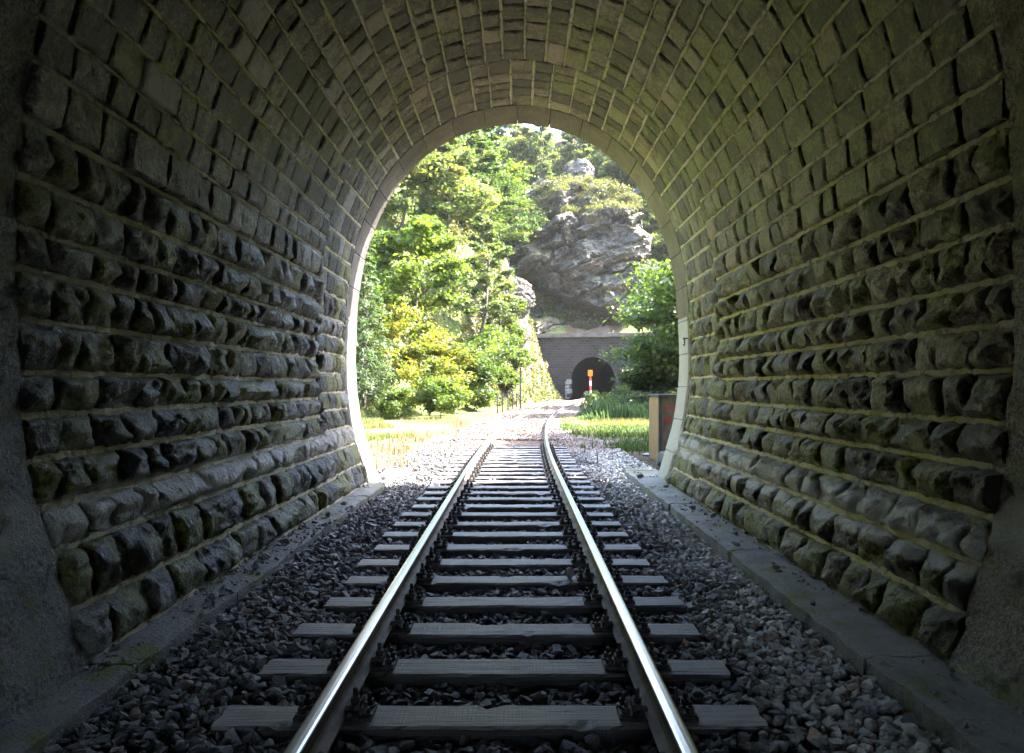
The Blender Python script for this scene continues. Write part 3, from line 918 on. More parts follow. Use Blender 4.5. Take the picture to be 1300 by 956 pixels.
# ------------------------------------------------------------------ ballast
def ico(sub):
    p = (1 + 5 ** .5) / 2
    V = [(-1, p, 0), (1, p, 0), (-1, -p, 0), (1, -p, 0), (0, -1, p), (0, 1, p), (0, -1, -p), (0, 1, -p), (p, 0, -1), (p, 0, 1), (-p, 0, -1), (-p, 0, 1)]
    F = [(0, 11, 5), (0, 5, 1), (0, 1, 7), (0, 7, 10), (0, 10, 11), (1, 5, 9), (5, 11, 4), (11, 10, 2), (10, 7, 6), (7, 1, 8), (3, 9, 4), (3, 4, 2), (3, 2, 6), (3, 6, 8), (3, 8, 9), (4, 9, 5), (2, 4, 11), (6, 2, 10), (8, 6, 7), (9, 8, 1)]
    V = [np.array(v) / np.linalg.norm(v) for v in V]
    for _ in range(sub):
        c = {}; G = []
        def m(a, b):
            k = (min(a, b), max(a, b))
            if k not in c:
                w = V[a] + V[b]; V.append(w / np.linalg.norm(w)); c[k] = len(V) - 1
            return c[k]
        for a, b, d in F:
            ab, bd, da = m(a, b), m(b, d), m(d, a)
            G += [(a, ab, da), (b, bd, ab), (d, da, bd), (ab, bd, da)]
        F = G
    return np.array(V), np.array(F)
def rock_proto(sub, r, planes=9):
    V, F = ico(sub)
    V = V.copy()
    for _ in range(planes):
        d = r.normal(size=3); d /= np.linalg.norm(d)
        lim = r.uniform(0.45, 0.8)
        p = V @ d
        V = V - np.maximum(0, p - lim)[:, None] * d
    V *= r.uniform(0.7, 1.25, 3)
    return V, F
import bmesh
def chunk(r, npt):
    P = r.uniform(-1, 1, (npt, 3))
    P /= np.abs(P).max(1)[:, None] ** 0.75
    P *= np.array([1.0, r.uniform(.6, .95), r.uniform(.45, .8)])
    bm = bmesh.new()
    for p in P: bm.verts.new(p)
    bmesh.ops.convex_hull(bm, input=bm.verts)
    bmesh.ops.delete(bm, geom=[v for v in bm.verts if not v.link_faces], context='VERTS')
    bmesh.ops.triangulate(bm, faces=bm.faces[:])
    bm.verts.index_update()
    V = np.array([v.co[:] for v in bm.verts]); F = np.array([[v.index for v in f.verts] for f in bm.faces])
    bm.free()
    return V, F
PROTO = {0: [chunk(np.random.default_rng(100 + k), 9) for k in range(16)], 1: [chunk(np.random.default_rng(200 + k), 14) for k in range(16)]}

def scatter_rocks(P, size, tint, sub, r):
    """P (n,3) centres -> one big mesh's V, F, T"""
    Vs, Fs, Ts = [], [], []; off = 0
    which = r.integers(0, 16, len(P))
    for k in range(16):
        idx = np.where(which == k)[0]
        if not len(idx): continue
        V, F = PROTO[sub][k]
        q = r.normal(size=(len(idx), 4)); q /= np.linalg.norm(q, axis=1)[:, None]
        w, x, y, z = q.T
        R = np.stack([np.stack([1 - 2 * (y * y + z * z), 2 * (x * y - z * w), 2 * (x * z + y * w)], 1),
                      np.stack([2 * (x * y + z * w), 1 - 2 * (x * x + z * z), 2 * (y * z - x * w)], 1),
                      np.stack([2 * (x * z - y * w), 2 * (y * z + x * w), 1 - 2 * (x * x + y * y)], 1)], 1)
        W = np.einsum('nij,vj->nvi', R, V) * size[idx][:, None, None]
        W[:, :, 2] *= 0.85
        W = W + P[idx][:, None]
        n, m = len(idx), len(V)
        Vs.append(W.reshape(-1, 3)); Fs.append((F[None] + (np.arange(n) * m)[:, None, None] + off).reshape(-1, 3))
        Ts.append(np.repeat(tint[idx], m, 0)); off += n * m
    return np.concatenate(Vs), np.concatenate(Fs), np.concatenate(Ts)

def ballast_points(y0, y1, dens, xl, xr):
    n = int((y1 - y0) * (xr - xl) * dens)
    x = rng.uniform(xl, xr, n); y = rng.uniform(y0, y1, n)
    cx_ = xc(y); a = np.abs(x - cx_)
    # surface height: low between sleepers, up at sleeper ends, falling to the ledges
    z = np.interp(a, [0, 0.55, 0.72, 0.95, 1.30, 1.55, 1.9, 2.2], [-0.075, -0.075, -0.06, -0.06, -0.04, -0.03, -0.055, -0.06])
    z = z + fbm(x * 2.2, y * 2.2, octv=3, seed=40) * 0.016
    d = np.abs(y[:, None] - sleeper_y[None]).min(1)
    ins = (d < 0.135) & (a < 1.30)
    keep = ~ins
    keep &= ~((a > 0.68) & (a < 0.83) & (d < 0.16))
    lim_l = np.where(y < 13.5, -2.09 + 0.10 * rng.random(n) ** 2 * -1, -9); lim_r = np.where(y < 13.5, 1.90, 9)
    keep &= (x > lim_l) & (x < lim_r)
    x, y, z, a = x[keep], y[keep], z[keep], a[keep]
    z = z + rng.uniform(-0.025, 0.018, len(x))
    return x, y, z, a

def ballast_tint(x, y, a):
    n = len(x)
    dark = np.array([0.115, 0.112, 0.12]); clean = np.array([0.50, 0.49, 0.48]); red = np.array([0.17, 0.112, 0.082])
    k = sstep(x + 0.25 * fbm(x * 1.5, y * 1.5, octv=3, seed=8), 1.15, 1.75) * 0.85
    k = k + (rng.random(n) < 0.05) * 0.35
    v = rng.uniform(0.45, 1.5, n)[:, None]
    t = (dark * (1 - k)[:, None] + clean * k[:, None]) * v
    o = sstep(y, 16.5, 20.0)[:, None] * 0.9
    t = t * (1 - o) + red * rng.uniform(0.55, 1.5, n)[:, None] * (1 + rng.uniform(-.1, .1, (n, 3))) * o
    br = rng.random(n) < 0.06
    t[br] *= np.array([1.25, 0.95, 0.75])
    return t
bx = [ballast_points(2.4, 7.0, 700, -2.25, 2.0), ballast_points(7.0, 13.0, 520, -2.25, 2.0), ballast_points(13.0, 22.0, 330, -2.6, 2.6)]
VV, FF, TT = [], [], []; off = 0
for (x, y, z, a), sub in zip(bx, (1, 0, 0)):
    sz = rng.uniform(0.020, 0.042, len(x)) * (1 + 0.35 * (rng.random(len(x)) < 0.08))
    V, F, T = scatter_rocks(np.stack([x, y, z], 1), sz, ballast_tint(x, y, a), sub, rng)
    VV.append(V); FF.append(F + off); TT.append(T); off += len(V)
# sun-lit reddish bed further out
n = 14000
y = 22 + 48 * rng.random(n) ** 1.7; x = xc(y) + rng.uniform(-2.6, 2.4, n)
z = terrain(x, y) + 0.03
V, F, T = scatter_rocks(np.stack([x, y, z], 1), rng.uniform(0.03, 0.055, n), ballast_tint(x, y, np.abs(x)), 0, rng)
VV.append(V); FF.append(F + off); TT.append(T)
link('ballast', new_mesh('ballast', np.concatenate(VV), np.concatenate(FF), False, np.concatenate(TT), [BALLAST]), label='crushed stone ballast between and beside the sleepers', cat='ballast', kind='stuff')
n = 5200
y = rng.uniform(13.2, 30, n); x = np.where(rng.random(n) < .55, rng.uniform(1.6, 4.6, n), rng.uniform(-5.5, -1.7, n))
kp = fbm(x * 1.2, y * .8, octv=3, seed=43) > rng.normal(-.05, .3, n)
x, y = x[kp], y[kp]
T = np.array([.16, .145, .125]) * rng.uniform(.4, 2.0, len(x))[:, None] * (1 + rng.uniform(-.12, .12, (len(x), 3)))
V, F, T = scatter_rocks(np.stack([x, y, terrain(x, y) + .005], 1), rng.uniform(.012, .04, len(x)), T, 0, rng)
link('gravel', new_mesh('gravel', V, F, False, T, [BALLAST]), label='loose grit and gravel on the sandy ground beyond the tunnel mouth', cat='gravel', kind='stuff')
n = 1500
sd = rng.random(n) < .65
x = np.where(sd, -2.34 + .30 * rng.random(n) ** 1.4, 2.36 - .4 * rng.random(n) ** 1.6); y = rng.uniform(3, 13.2, n)
kp = fbm(x * 3, y * 1.5, octv=3, seed=44) > rng.normal(.1, .3, n)
x, y = x[kp], y[kp]
V, F, T = scatter_rocks(np.stack([x, y, np.where(x < 0, .042, .05)], 1), rng.uniform(.006, .026, len(x)), np.array([.17, .165, .16]) * rng.uniform(.4, 2, len(x))[:, None], 0, rng)
link('ledge_grit', new_mesh('ledge_grit', V, F, False, T, [BALLAST]), label='small grit scattered along both wall-foot ledges', cat='gravel', kind='stuff')
# dark bed under the loose stones
bxs = np.linspace(-2.7, 2.7, 40); bys = np.arange(0.0, 22.1, 0.15)
A, B = np.meshgrid(bxs, bys, indexing='ij')
Zb = -0.088 + fbm(A * 8, B * 8, octv=2, seed=41) * 0.006
BED = mat_simple('ballast_fines', (0.025, 0.024, 0.025), (0.10, 0.095, 0.095), 30, 0.9, 0, 0.02)
A = A * (1 - 0.42 * sstep(B, 12.9, 13.6))
link('ballast_bed', new_mesh('ballast_bed', np.stack([A + xc(B) + .1, B, Zb], -1).reshape(-1, 3), grid_faces(40, len(bys)), True, None, [BED]), kind='structure')

# loose stones lying on ledges and sleepers
LG = 'loose stones lying on the ledges'
spots = [(-2.2, 6.6, .07, 0.035), (-2.15, 6.2, .045, .035), (-2.22, 7.2, .05, .035), (-2.18, 8.7, .06, .035), (-2.23, 8.3, .04, .035), (-2.15, 5.35, .04, .035), (-2.2, 9.6, .05, .035), (-2.16, 12.2, .06, .035), (-2.22, 4.9, .03, .035),
         (2.05, 7.1, .05, .045), (2.2, 7.6, .04, .045), (2.12, 6.2, .03, .045), (2.22, 8.6, .05, .045), (2.03, 5.2, .025, .045), (2.15, 9.3, .045, .045), (2.0, 12.3, .055, .045), (2.2, 11.2, .04, .045)]
for i, (x, y, s, zt) in enumerate(spots):
    V, F = rock_proto(1, np.random.default_rng(300 + i))
    V = V * s; V[:, 2] *= 0.7; V[:, 2] -= V[:, 2].min() + 0.004
    me = new_mesh('loose_stone', V, F, False, np.tile(np.array([.13, .13, .135]) * rs.uniform(.6, 1.8), (len(V), 1)), [BALLAST])
    link('loose_stone', me, None, (x, y, zt), (0, 0, rs.uniform(0, 6)), label='loose dark stone lying on the ledge at the %s wall foot' % ('blue-grey' if x < 0 else 'brown mossy'), cat='stone', group=LG + (' under the blue-grey wall' if x < 0 else ' under the brown wall'))
V, F = rock_proto(1, np.random.default_rng(340)); V = V * 0.055; V[:, 2] -= V[:, 2].min()
ys_ = sleeper_y[np.argmin(np.abs(sleeper_y - 5.75))]
link('loose_stone', new_mesh('loose_stone', V, F, False, np.tile((.3, .29, .28), (len(V), 1)), [BALLAST]), None, (0.42, ys_, -0.001), label='pale chunk of stone resting on a sleeper beside the rail', cat='stone')

# ------------------------------------------------------------------ far portal
far = empty('far_tunnel', (FP[0], FP[1], -0.1), (0, 0, -FA), label='dark soot-blackened stone tunnel portal under the cliff', cat='tunnel')
FH, FW, FS = 5.05, 2.6, 2.3
th = np.linspace(0, math.pi, 41)
arcx, arcz = -FW * np.cos(th), FS + (FH - FS) * np.sin(th)
fx_ = np.concatenate([[-FW + .12, -FW + .04], arcx, [FW - .04, FW - .12]]); fz_ = np.concatenate([[-0.3, 1.1], arcz, [1.1, -0.3]])
ss = np.linspace(0, 1, 90)
cum = np.concatenate([[0], np.cumsum(np.hypot(np.diff(fx_), np.diff(fz_)))]); cum /= cum[-1]
def farprof(s): return np.interp(s, cum, fx_), np.interp(s, cum, fz_)
def farprof_out(s):
    x, z = farprof(s); d = np.gradient(np.stack([x, z], 1), axis=0); d /= np.linalg.norm(d, axis=1)[:, None]
    return x - d[:, 1] * 0.55, z + d[:, 0] * 0.55
mb = headwall(ss, farprof_out, 9.5, 7.4, 0.15, 1.0, -0.5)
link('wall', mb.mesh('wall', FARM), far)
mb = MB(); mb.box((0, 0.42, 7.62), (19.6, 1.35, 0.44)); link('coping', mb.mesh('coping', mat_simple('coping_stone', (0.07, 0.062, 0.06), (0.15, 0.14, 0.13), 2, 0.85)), far)
# bore
bx_, bz_ = farprof_out(ss)
W0 = [np.stack([bx_ + 0.5 * (d / 26) ** 2 * 3, np.full_like(bx_, 0.9 + d), bz_], 1) for d in (0, 6, 12, 18, 26)]
mb = MB(); mb.add(np.stack(W0, 1).reshape(-1, 3), grid_faces(90, 5))
mb.add(np.concatenate([W0[-1], [[1.5, 26.9, 2.5]]]), [(i, (i + 1) % 90, 90) for i in range(90)])
mb.box((0.6, 13.5, -0.12), (9, 27, 0.1))
link('bore', mb.mesh('bore', BORE, True), far)
nv = 25
for i in range(nv):
    a, b = i / nv + 0.0012, (i + 1) / nv - 0.0012
    s = np.linspace(a, b, 5)
    xi, zi = farprof(s); xo, zo = farprof_out(np.linspace(0, 1, 400))
    xo = np.interp(s, np.linspace(0, 1, 400), xo); zo = np.interp(s, np.linspace(0, 1, 400), zo)
    if zi.mean() < 0.0: continue
    fr = -0.10 + rs.uniform(-.03, .03)
    ring = np.concatenate([np.stack([xi, zi], 1), np.stack([xo, zo], 1)[::-1]])
    m = len(ring)
    V = np.concatenate([np.stack([ring[:, 0], np.full(m, fr), ring[:, 1]], 1), np.stack([ring[:, 0], np.full(m, 1.2), ring[:, 1]], 1)])
    mb = MB()
    mb.add(V, [(k, (k + 1) % m, m + (k + 1) % m, m + k) for k in range(m)])
    mb.add(V[:m], [(k, k + 1, m - 2 - k, m - 1 - k) for k in range(4)])
    low = zi.mean() < 2.2
    link('voussoir', mb.mesh('voussoir', WHITEWASH if (low and i % 2 == 0 and i < nv / 2) else FARM), far)
for z_ in np.arange(0.15, 2.2, 0.42):
    mb = MB(); mb.box((-FW - 0.42, 0.05, z_ + .17), (0.5, 0.3, 0.33)); link('quoin', mb.mesh('quoin', WHITEWASH), far)

# ------------------------------------------------------------------ cliff (rock face above the far portal)
nx_, nz_ = 210, 200
cu = np.linspace(0, 1, nx_); cv = np.linspace(0, 1, nz_)
U, W = np.meshgrid(cu, cv, indexing='ij')
X = -5 + 27 * U; Zc = 6.5 + 28 * W
# outline: rock fades back into the hill outside this envelope
ex = (X - 7.9) / 8.6; ez = (Zc - 13.5) / 15.5
rr = (np.abs(ex) ** 2.6 + np.where(ez > 0, ez, -ez * 0.35) ** 3.2) ** (1 / 2.6)
Yc = 98.5 + 0.16 * (Zc - 8) - 0.30 * (X - 7.9) - np.interp(X, [4, 10], [4.5, 2.6]) * np.sqrt(np.clip(1 - rr ** 2 * 0.85, 0, 1)) + 8 * np.clip(rr - 0.98, 0, 2) ** 1.2
rot = 0.42
ca, sa = math.cos(rot), math.sin(rot)
xr_, zr_ = X * ca + Zc * sa, -X * sa + Zc * ca
f1 = fbm(xr_ * 0.16, zr_ * 0.30, octv=5, seed=51, ridged=True)
f2 = fbm(xr_ * 0.55, zr_ * 0.8, octv=5, seed=52)
f3 = np.abs(vnoise(X * 0.33 + 0.25 * f2, Zc * 0.13, seed=53))
f5 = np.abs(vnoise(xr_ * 0.22 + 0.4 * f2, zr_ * 0.42 + 0.3 * f1, seed=57))
Yc = Yc - f1 * 1.5 - f2 * 0.8 + np.clip(0.17 - f3, 0, 1) * 11 + np.clip(0.13 - f5, 0, 1) * 11
# long undercut running down to the right, scree below it
line = 15.4 - 0.44 * (X - 0.6)
under = sstep(line - Zc, -0.25, 0.5)
cave = np.exp(-((X - 1.6) / 1.6) ** 2 - ((Zc - 14.6) / 1.5) ** 2)
Yc = Yc + under * 4.2 - sstep(line - Zc, 0.8, 7) * 6.2 + cave * 6.5
f4 = fbm(xr_ * 2.0, zr_ * 2.6, octv=3, seed=54)
bed = np.abs(((zr_ + 0.7 * f2 + 0.5 * f1) / 3.1) % 1.0 - 0.15)
Yc = Yc - f4 * 0.18 + np.clip(0.10 - bed, 0, 1) * 9 * (0.5 + 0.5 * np.clip(f1, -1, 1))
CF = grid_faces(nx_, nz_)
rr2 = (rr + 0.10 * fbm(X * .35, Zc * .35, octv=4, seed=58)).ravel()
CF = CF[rr2[CF].mean(1) < 1.06]
cliff = new_mesh('cliff', np.stack([X, Yc, Zc], -1).reshape(-1, 3), CF, False, None, [CLIFF])
link('cliff', cliff, kind='structure')
# small outcrops
def crag(loc, s, seed, tilt=0.0):
    V, F = ico(4)
    d = V * np.array(s)
    k = 1 + 0.35 * fbm(V[:, 0] * 1.6 + seed, V[:, 1] * 1.6, V[:, 2] * 2.2, octv=5, seed=seed, ridged=True) * 0.5
    V2 = d * k[:, None]
    return link('crag', new_mesh('crag', V2, F, False, None, [CLIFF]), None, loc, (0, tilt, seed), kind='structure')
crag((8.6, 107, 31.2), (2.2, 2.0, 2.0), 2)
crag((16.2, 107, 27.0), (2.2, 2.4, 2.4), 3)
crag((-0.9, 70, 9.6), (0.9, 2.2, 1.7), 5, 0.3)
crag((0.2, 70, 6.4), (0.7, 1.8, 1.1), 6, 0.3)

# ------------------------------------------------------------------ vegetation builders
def leaf_quads(P, N, size, r, tint, long=1.5):
    """rhombic, slightly folded leaves. P (n,3), N (n,3) normals"""
    n = len(P)
    t = r.normal(size=(n, 3)); t -= (t * N).sum(1)[:, None] * N; t /= np.linalg.norm(t, axis=1)[:, None] + 1e-9
    b = np.cross(N, t)
    s = size[:, None]
    V = np.stack([P - t * s * long * .5, P + b * s * .5 + N * s * .12, P + t * s * long * .5, P - b * s * .5 + N * s * .12], 1).reshape(-1, 3)
    F = np.arange(4 * n).reshape(-1, 4)
    return V, F, np.repeat(tint, 4, 0)

def unit(v): return v / (np.linalg.norm(v, axis=-1, keepdims=True) + 1e-9)

def make_tree(seed, h, cb, cr, nleaf, leaf, col, var=0.35, flat=0.5, limbs=18, trunk_r=None, up=0.35, yellow=0.15, lean=0.0, top=0.35, mat=None):
    """returns (trunk mesh, crown mesh); origin at the foot"""
    r = np.random.default_rng(seed)
    tr = trunk_r or h * 0.014
    mb = MB()
    zt = np.linspace(0, 1, 9)
    wob = np.cumsum(r.normal(0, 0.02, (9, 2)), 0) * h
    wob[0] = 0
    TP = np.stack([wob[:, 0] + lean * zt * h, wob[:, 1], zt * h * 0.94], 1)
    mb.tube(np.concatenate([[TP[0] - [0, 0, .4]], TP]), np.concatenate([[tr * 1.3], tr * (1 - zt * 0.88)]), 7)
    tips = []
    for i in range(limbs):
        f = (i + r.uniform(0, 1)) / limbs
        z0 = cb + (h * 0.93 - cb) * f
        base = np.array([np.interp(z0, TP[:, 2], TP[:, 0]), np.interp(z0, TP[:, 2], TP[:, 1]), z0 * 0.94])
        az = i * 2.4 + r.uniform(-.5, .5)
        prof_r = (math.sin(math.pi * min(1, (0.22 + 0.78 * f) ** 0.9)) ** 0.6) * (1 - top * f ** 2)
        ln = cr * max(0.25, prof_r) * r.uniform(0.75, 1.12)
        d = np.array([math.cos(az), math.sin(az), up * r.uniform(0.4, 1.4) + 0.3 * f])
        ts = np.linspace(0, 1, 6)
        L = base + ts[:, None] * d * ln + (ts ** 2)[:, None] * np.array([0, 0, -0.16 * ln]) + np.cumsum(r.normal(0, .03, (6, 3)), 0) * ln * (ts > 0)[:, None]
        mb.tube(L, tr * 0.42 * (1 - f * 0.55) * (1 - ts * 0.85), 5, False)
        for j in range(7):
            tt = r.uniform(0.35, 1.0)
            b2 = np.array([np.interp(tt, ts, L[:, k]) for k in range(3)])
            d2 = unit(np.array([math.cos(az), math.sin(az), 0.1]) + r.normal(0, .75, 3) * [1, 1, .5])
            l2 = ln * r.uniform(0.15, 0.42)
            e2 = b2 + d2 * l2
            mb.tube([b2, (b2 + e2) / 2 + [0, 0, .05 * l2], e2], [tr * .12, tr * .08, tr * .03], 4, False)
            tips.append((b2, e2, l2)); 
    tips_b = np.array([t[0] for t in tips]); tips_e = np.array([t[1] for t in tips]); tl = np.array([t[2] for t in tips])
    n = nleaf
    w = r.integers(0, len(tips), n); tt = r.uniform(0.2, 1.15, n)[:, None]
    spread = np.maximum(0.22, tl[w] * 0.38)[:, None]
    P = tips_b[w] * (1 - tt) + tips_e[w] * tt + r.normal(0, 1, (n, 3)) * spread * np.array([1, 1, flat])
    N = unit(r.normal(0, 0.62, (n, 3)) + np.array([0, 0, 0.9]))
    sz = leaf * r.uniform(0.65, 1.35, n)
    cl = r.normal(0, 1, len(tips))[w]
    v = np.exp(var * (0.5 * cl + 0.5 * r.normal(0, 1, n)))
    T = np.array(col)[None] * v[:, None]
    yl = np.clip(yellow * (0.8 * cl + r.normal(0, .6, n)), -0.25, 0.6)[:, None]
    T = T * (1 + yl * np.array([[1.0, .35, -.35]]))
    V, F, TT = leaf_quads(P, N, sz, r, np.clip(T, .004, .6))
    crown = new_mesh('crown', V, F, False, TT, [mat or LEAF])
    return mb.mesh('trunk', BARK, True), crown

def make_conifer(seed, h, cr, n_br, per, col):
    r = np.random.default_rng(seed)
    mb = MB(); tr = h * 0.013
    mb.tube([(0, 0, -.3), (0, 0, h * .5), (0, 0, h)], [tr * 1.2, tr * .7, tr * .1], 7)
    Ps, Ns, Ts, Ls = [], [], [], []
    for i in range(n_br):
        f = (i + r.uniform(0, 1)) / n_br
        z0 = h * (0.06 + 0.93 * f); ln = cr * (1 - f) ** 0.8 * r.uniform(.75, 1.1) + .12
        az = i * 2.399 + r.uniform(-.3, .3)
        ts = np.linspace(0, 1, 6)
        d = np.array([math.cos(az), math.sin(az), 0])
        L = np.array([0, 0, z0]) + ts[:, None] * d * ln + (np.array([0, 0, 1.0]) * (0.10 * ts - 0.42 * ts ** 1.7)[:, None]) * ln
        mb.tube(L, tr * .35 * (1 - f * .6) * (1 - ts * .85), 4, False)
        t = r.uniform(0.08, 1.02, per) ** 0.8
        side = np.cross(d, [0, 0, 1.0])
        c = np.stack([np.interp(t, ts, L[:, k]) for k in range(3)], 1)
        wd = ln * 0.30 * (1 - t * .6)
        sgn = r.normal(0, .6, per)
        c = c + side * (sgn * wd)[:, None] + np.array([0, 0, -1.0]) * (np.abs(r.normal(0, .16, per)) * ln * .8)[:, None]
        Ps.append(c); Ns.append(unit(r.normal(0, .5, (per, 3)) + d * .3 + [0, 0, .7])); Ls.append(np.full(per, 1.0))
        Ts.append(np.array(col)[None] * np.exp(r.normal(0, .35, per))[:, None] * (0.8 + .6 * t[:, None]))
    P = np.concatenate(Ps); N = np.concatenate(Ns); T = np.concatenate(Ts)
    V, F, TT = leaf_quads(P, N, r.uniform(.05, .10, len(P)), r, np.clip(T, .004, .5), 3.2)
    return mb.mesh('trunk', BARK, True), new_mesh('crown', V, F, False, TT, [NEEDLE])

def plant(name, meshes, x, y, s=1.0, rz=0.0, label='', cat='tree', group=None, sz=None, dz=-0.05):
    z = ground_z(x, y) + dz
    e = empty(name, (x, y, z), (0, 0, rz), label=label, cat=cat, group=group)
    e.scale = (s, s, sz or s)
    link('trunk' if cat == 'tree' else 'stem', meshes[0], e); link('crown' if cat == 'tree' else 'foliage', meshes[1], e)
    return e

def gx_(u, d): return (u - 657) * d / 960.0

# the species
BRIGHT = (0.115, 0.185, 0.032); MIDG = (0.072, 0.125, 0.026); DARKG = (0.040, 0.078, 0.020); YEL = (0.20, 0.235, 0.030); PALE = (0.125, 0.175, 0.055)
T_maple = make_tree(21, 12.2, 5.2, 3.7, 15000, 0.19, BRIGHT, flat=.42, limbs=24, up=.5)
T_beech = make_tree(22, 17.0, 3.0, 6.0, 24000, 0.25, MIDG, flat=.22, limbs=30, up=.22, yellow=.3, var=.45)
T_slim = make_tree(23, 13.0, 2.5, 2.4, 9000, 0.20, PALE, flat=.6, limbs=20, up=.6)
T_ash = make_tree(24, 10.0, 1.2, 4.4, 34000, 0.17, MIDG, flat=.38, limbs=30, up=.4)
T_bush = make_tree(25, 5.6, 0.5, 3.0, 13000, 0.15, YEL, flat=.5, limbs=22, up=.6, yellow=.35)
T_shrub = make_tree(26, 2.4, 0.15, 1.5, 5000, 0.13, BRIGHT, flat=.6, limbs=14, up=.7)
T_far = make_tree(27, 11.0, 2.5, 4.0, 11000, 0.26, PALE, flat=.45, limbs=22, up=.45, yellow=.25)
T_fir = make_conifer(28, 10.5, 2.4, 80, 150, (0.055, 0.085, 0.035))

# left of the track
plant('maple_tree', T_maple, gx_(543, 46), 46, 0.95, .4, 'bright green leafy tree with dark forked trunk showing, left of the track')
plant('fir_tree', T_fir, gx_(462, 39), 39, 0.92, 0, 'drooping grey-green conifer at the edge of the grassy clearing')
plant('yellow_green_bush', T_bush, gx_(545, 41), 41, 0.74, 1.0, 'large yellow-green bush in front of the forked tree', 'bush')
plant('yellow_green_bush', T_bush, gx_(497, 43.5), 43.5, .86, 2.6, 'yellow-green bush beside the drooping conifer', 'bush')
plant('green_bush', make_tree(31, 4.2, .4, 2.5, 11000, 0.15, MIDG, flat=.5, limbs=20, up=.6), gx_(582, 47), 47, 0.95, .3, 'dense green bush beside the end of the fence', 'bush')
plant('shrub', T_shrub, gx_(560, 38.5), 38.5, 0.8, 0, 'low shrub at the foot of the large yellow-green bush', 'bush')
plant('shrub', T_shrub, gx_(500, 37.5), 37.5, 0.62, 2, 'low leafy shrub on the grass in front of the conifer', 'bush')
plant('shrub', T_shrub, gx_(606, 49), 49, 0.75, 4, 'low green shrub between the dense bush and the thin fence posts', 'bush')
plant('slender_tree', T_slim, gx_(604, 56), 56, 0.85, .7, 'slender pale green tree beside the rocky spur')
plant('slender_tree', T_slim, gx_(632, 60), 60, 0.72, 2.7, 'slender pale tree leaning over the rocky spur top')
for i, (u, d, s) in enumerate([(640, 58, .8), (612, 55, 1.2), (655, 62, .7), (645, 64, 1.0), (626, 59, 1.2), (660, 68, .8), (600, 53, 1.3), (650, 70, 1.0)]):
    plant('slope_shrub', T_shrub, gx_(u, d), d, s, i * 1.3, 'green shrub growing on the bank behind the fence', 'bush', 'shrubs on the bank behind the fence')
for i, (u, d, s) in enumerate([(505, 62, .95), (470, 58, 1.0), (530, 70, 1.0), (560, 64, .9), (455, 70, 1.1), (585, 72, .85)]):
    plant('hazy_tree', T_far, gx_(u, d), d, s, i * 2.1, 'pale green tree on the slope behind the forked tree', 'tree', 'trees on the slope behind the forked tree')
for i, (u, d, s) in enumerate([(596, 84, .9), (625, 92, .8), (655, 104, .72), (560, 86, .9), (600, 78, .7)]):
    plant('beech_tree', T_beech, gx_(u, d), d, s, i * 1.7, 'dark tree with layered bright sprays left of the cliff top', 'tree', 'layered dark trees left of the cliff')
# hillside over the cliff
for i in range(34):
    u = rs.uniform(520, 900); d = rs.uniform(106, 132)
    plant('hillside_tree', T_far if i % 3 else T_slim, gx_(u, d), d, rs.uniform(.55, 1.0), i * 1.1, 'hazy tree on the hillside above the cliff', 'tree', 'trees on the hillside above the cliff')
for i, (u, d, s) in enumerate([(815, 103, .7), (838, 105, .85), (856, 100, .8), (826, 112, .8), (800, 114, .7), (848, 112, .9), (812, 108, .75), (870, 106, .9), (786, 110, .6)]):
    plant('hillside_tree', T_far, gx_(u, d), d, s, i * 1.1, 'hazy tree at the right-hand shoulder of the cliff', 'tree', 'trees beside the cliff shoulder')
# right of the track
plant('ash_tree', T_ash, 11.2, 41, 1.08, .2, 'broad dark green tree overhanging the far portal')
plant('ash_tree', T_ash, 12.6, 52, 1.15, 2.0, 'taller green tree behind the broad one on the right bank')
plant('dark_bush', make_tree(33, 4.0, .3, 2.6, 13000, 0.15, DARKG, flat=.45, limbs=22, up=.5), 8.6, 44, 1.0, .5, 'low dark green bush under the broad tree', 'bush')
plant('dark_bush', make_tree(34, 3.0, .3, 2.4, 9000, 0.15, MIDG, flat=.45, limbs=18, up=.5), 10.6, 57, 1.2, .5, 'green bush between the broad tree and the far portal', 'bush')
plant('pale_tree', T_slim, 14.5, 60, 1.05, .2, 'pale feathery tree beyond the broad tree on the right bank')
# trees beside the tunnel mouth that shade the first metres of track
plant('roadside_tree', T_ash, 8.8, 17.6, 1.0, 1.0, 'leafy tree beside the tunnel mouth shading the track')
plant('roadside_tree', T_ash, 11.5, 21.5, 1.0, 2.5, 'second leafy tree on the bank beside the tunnel mouth')

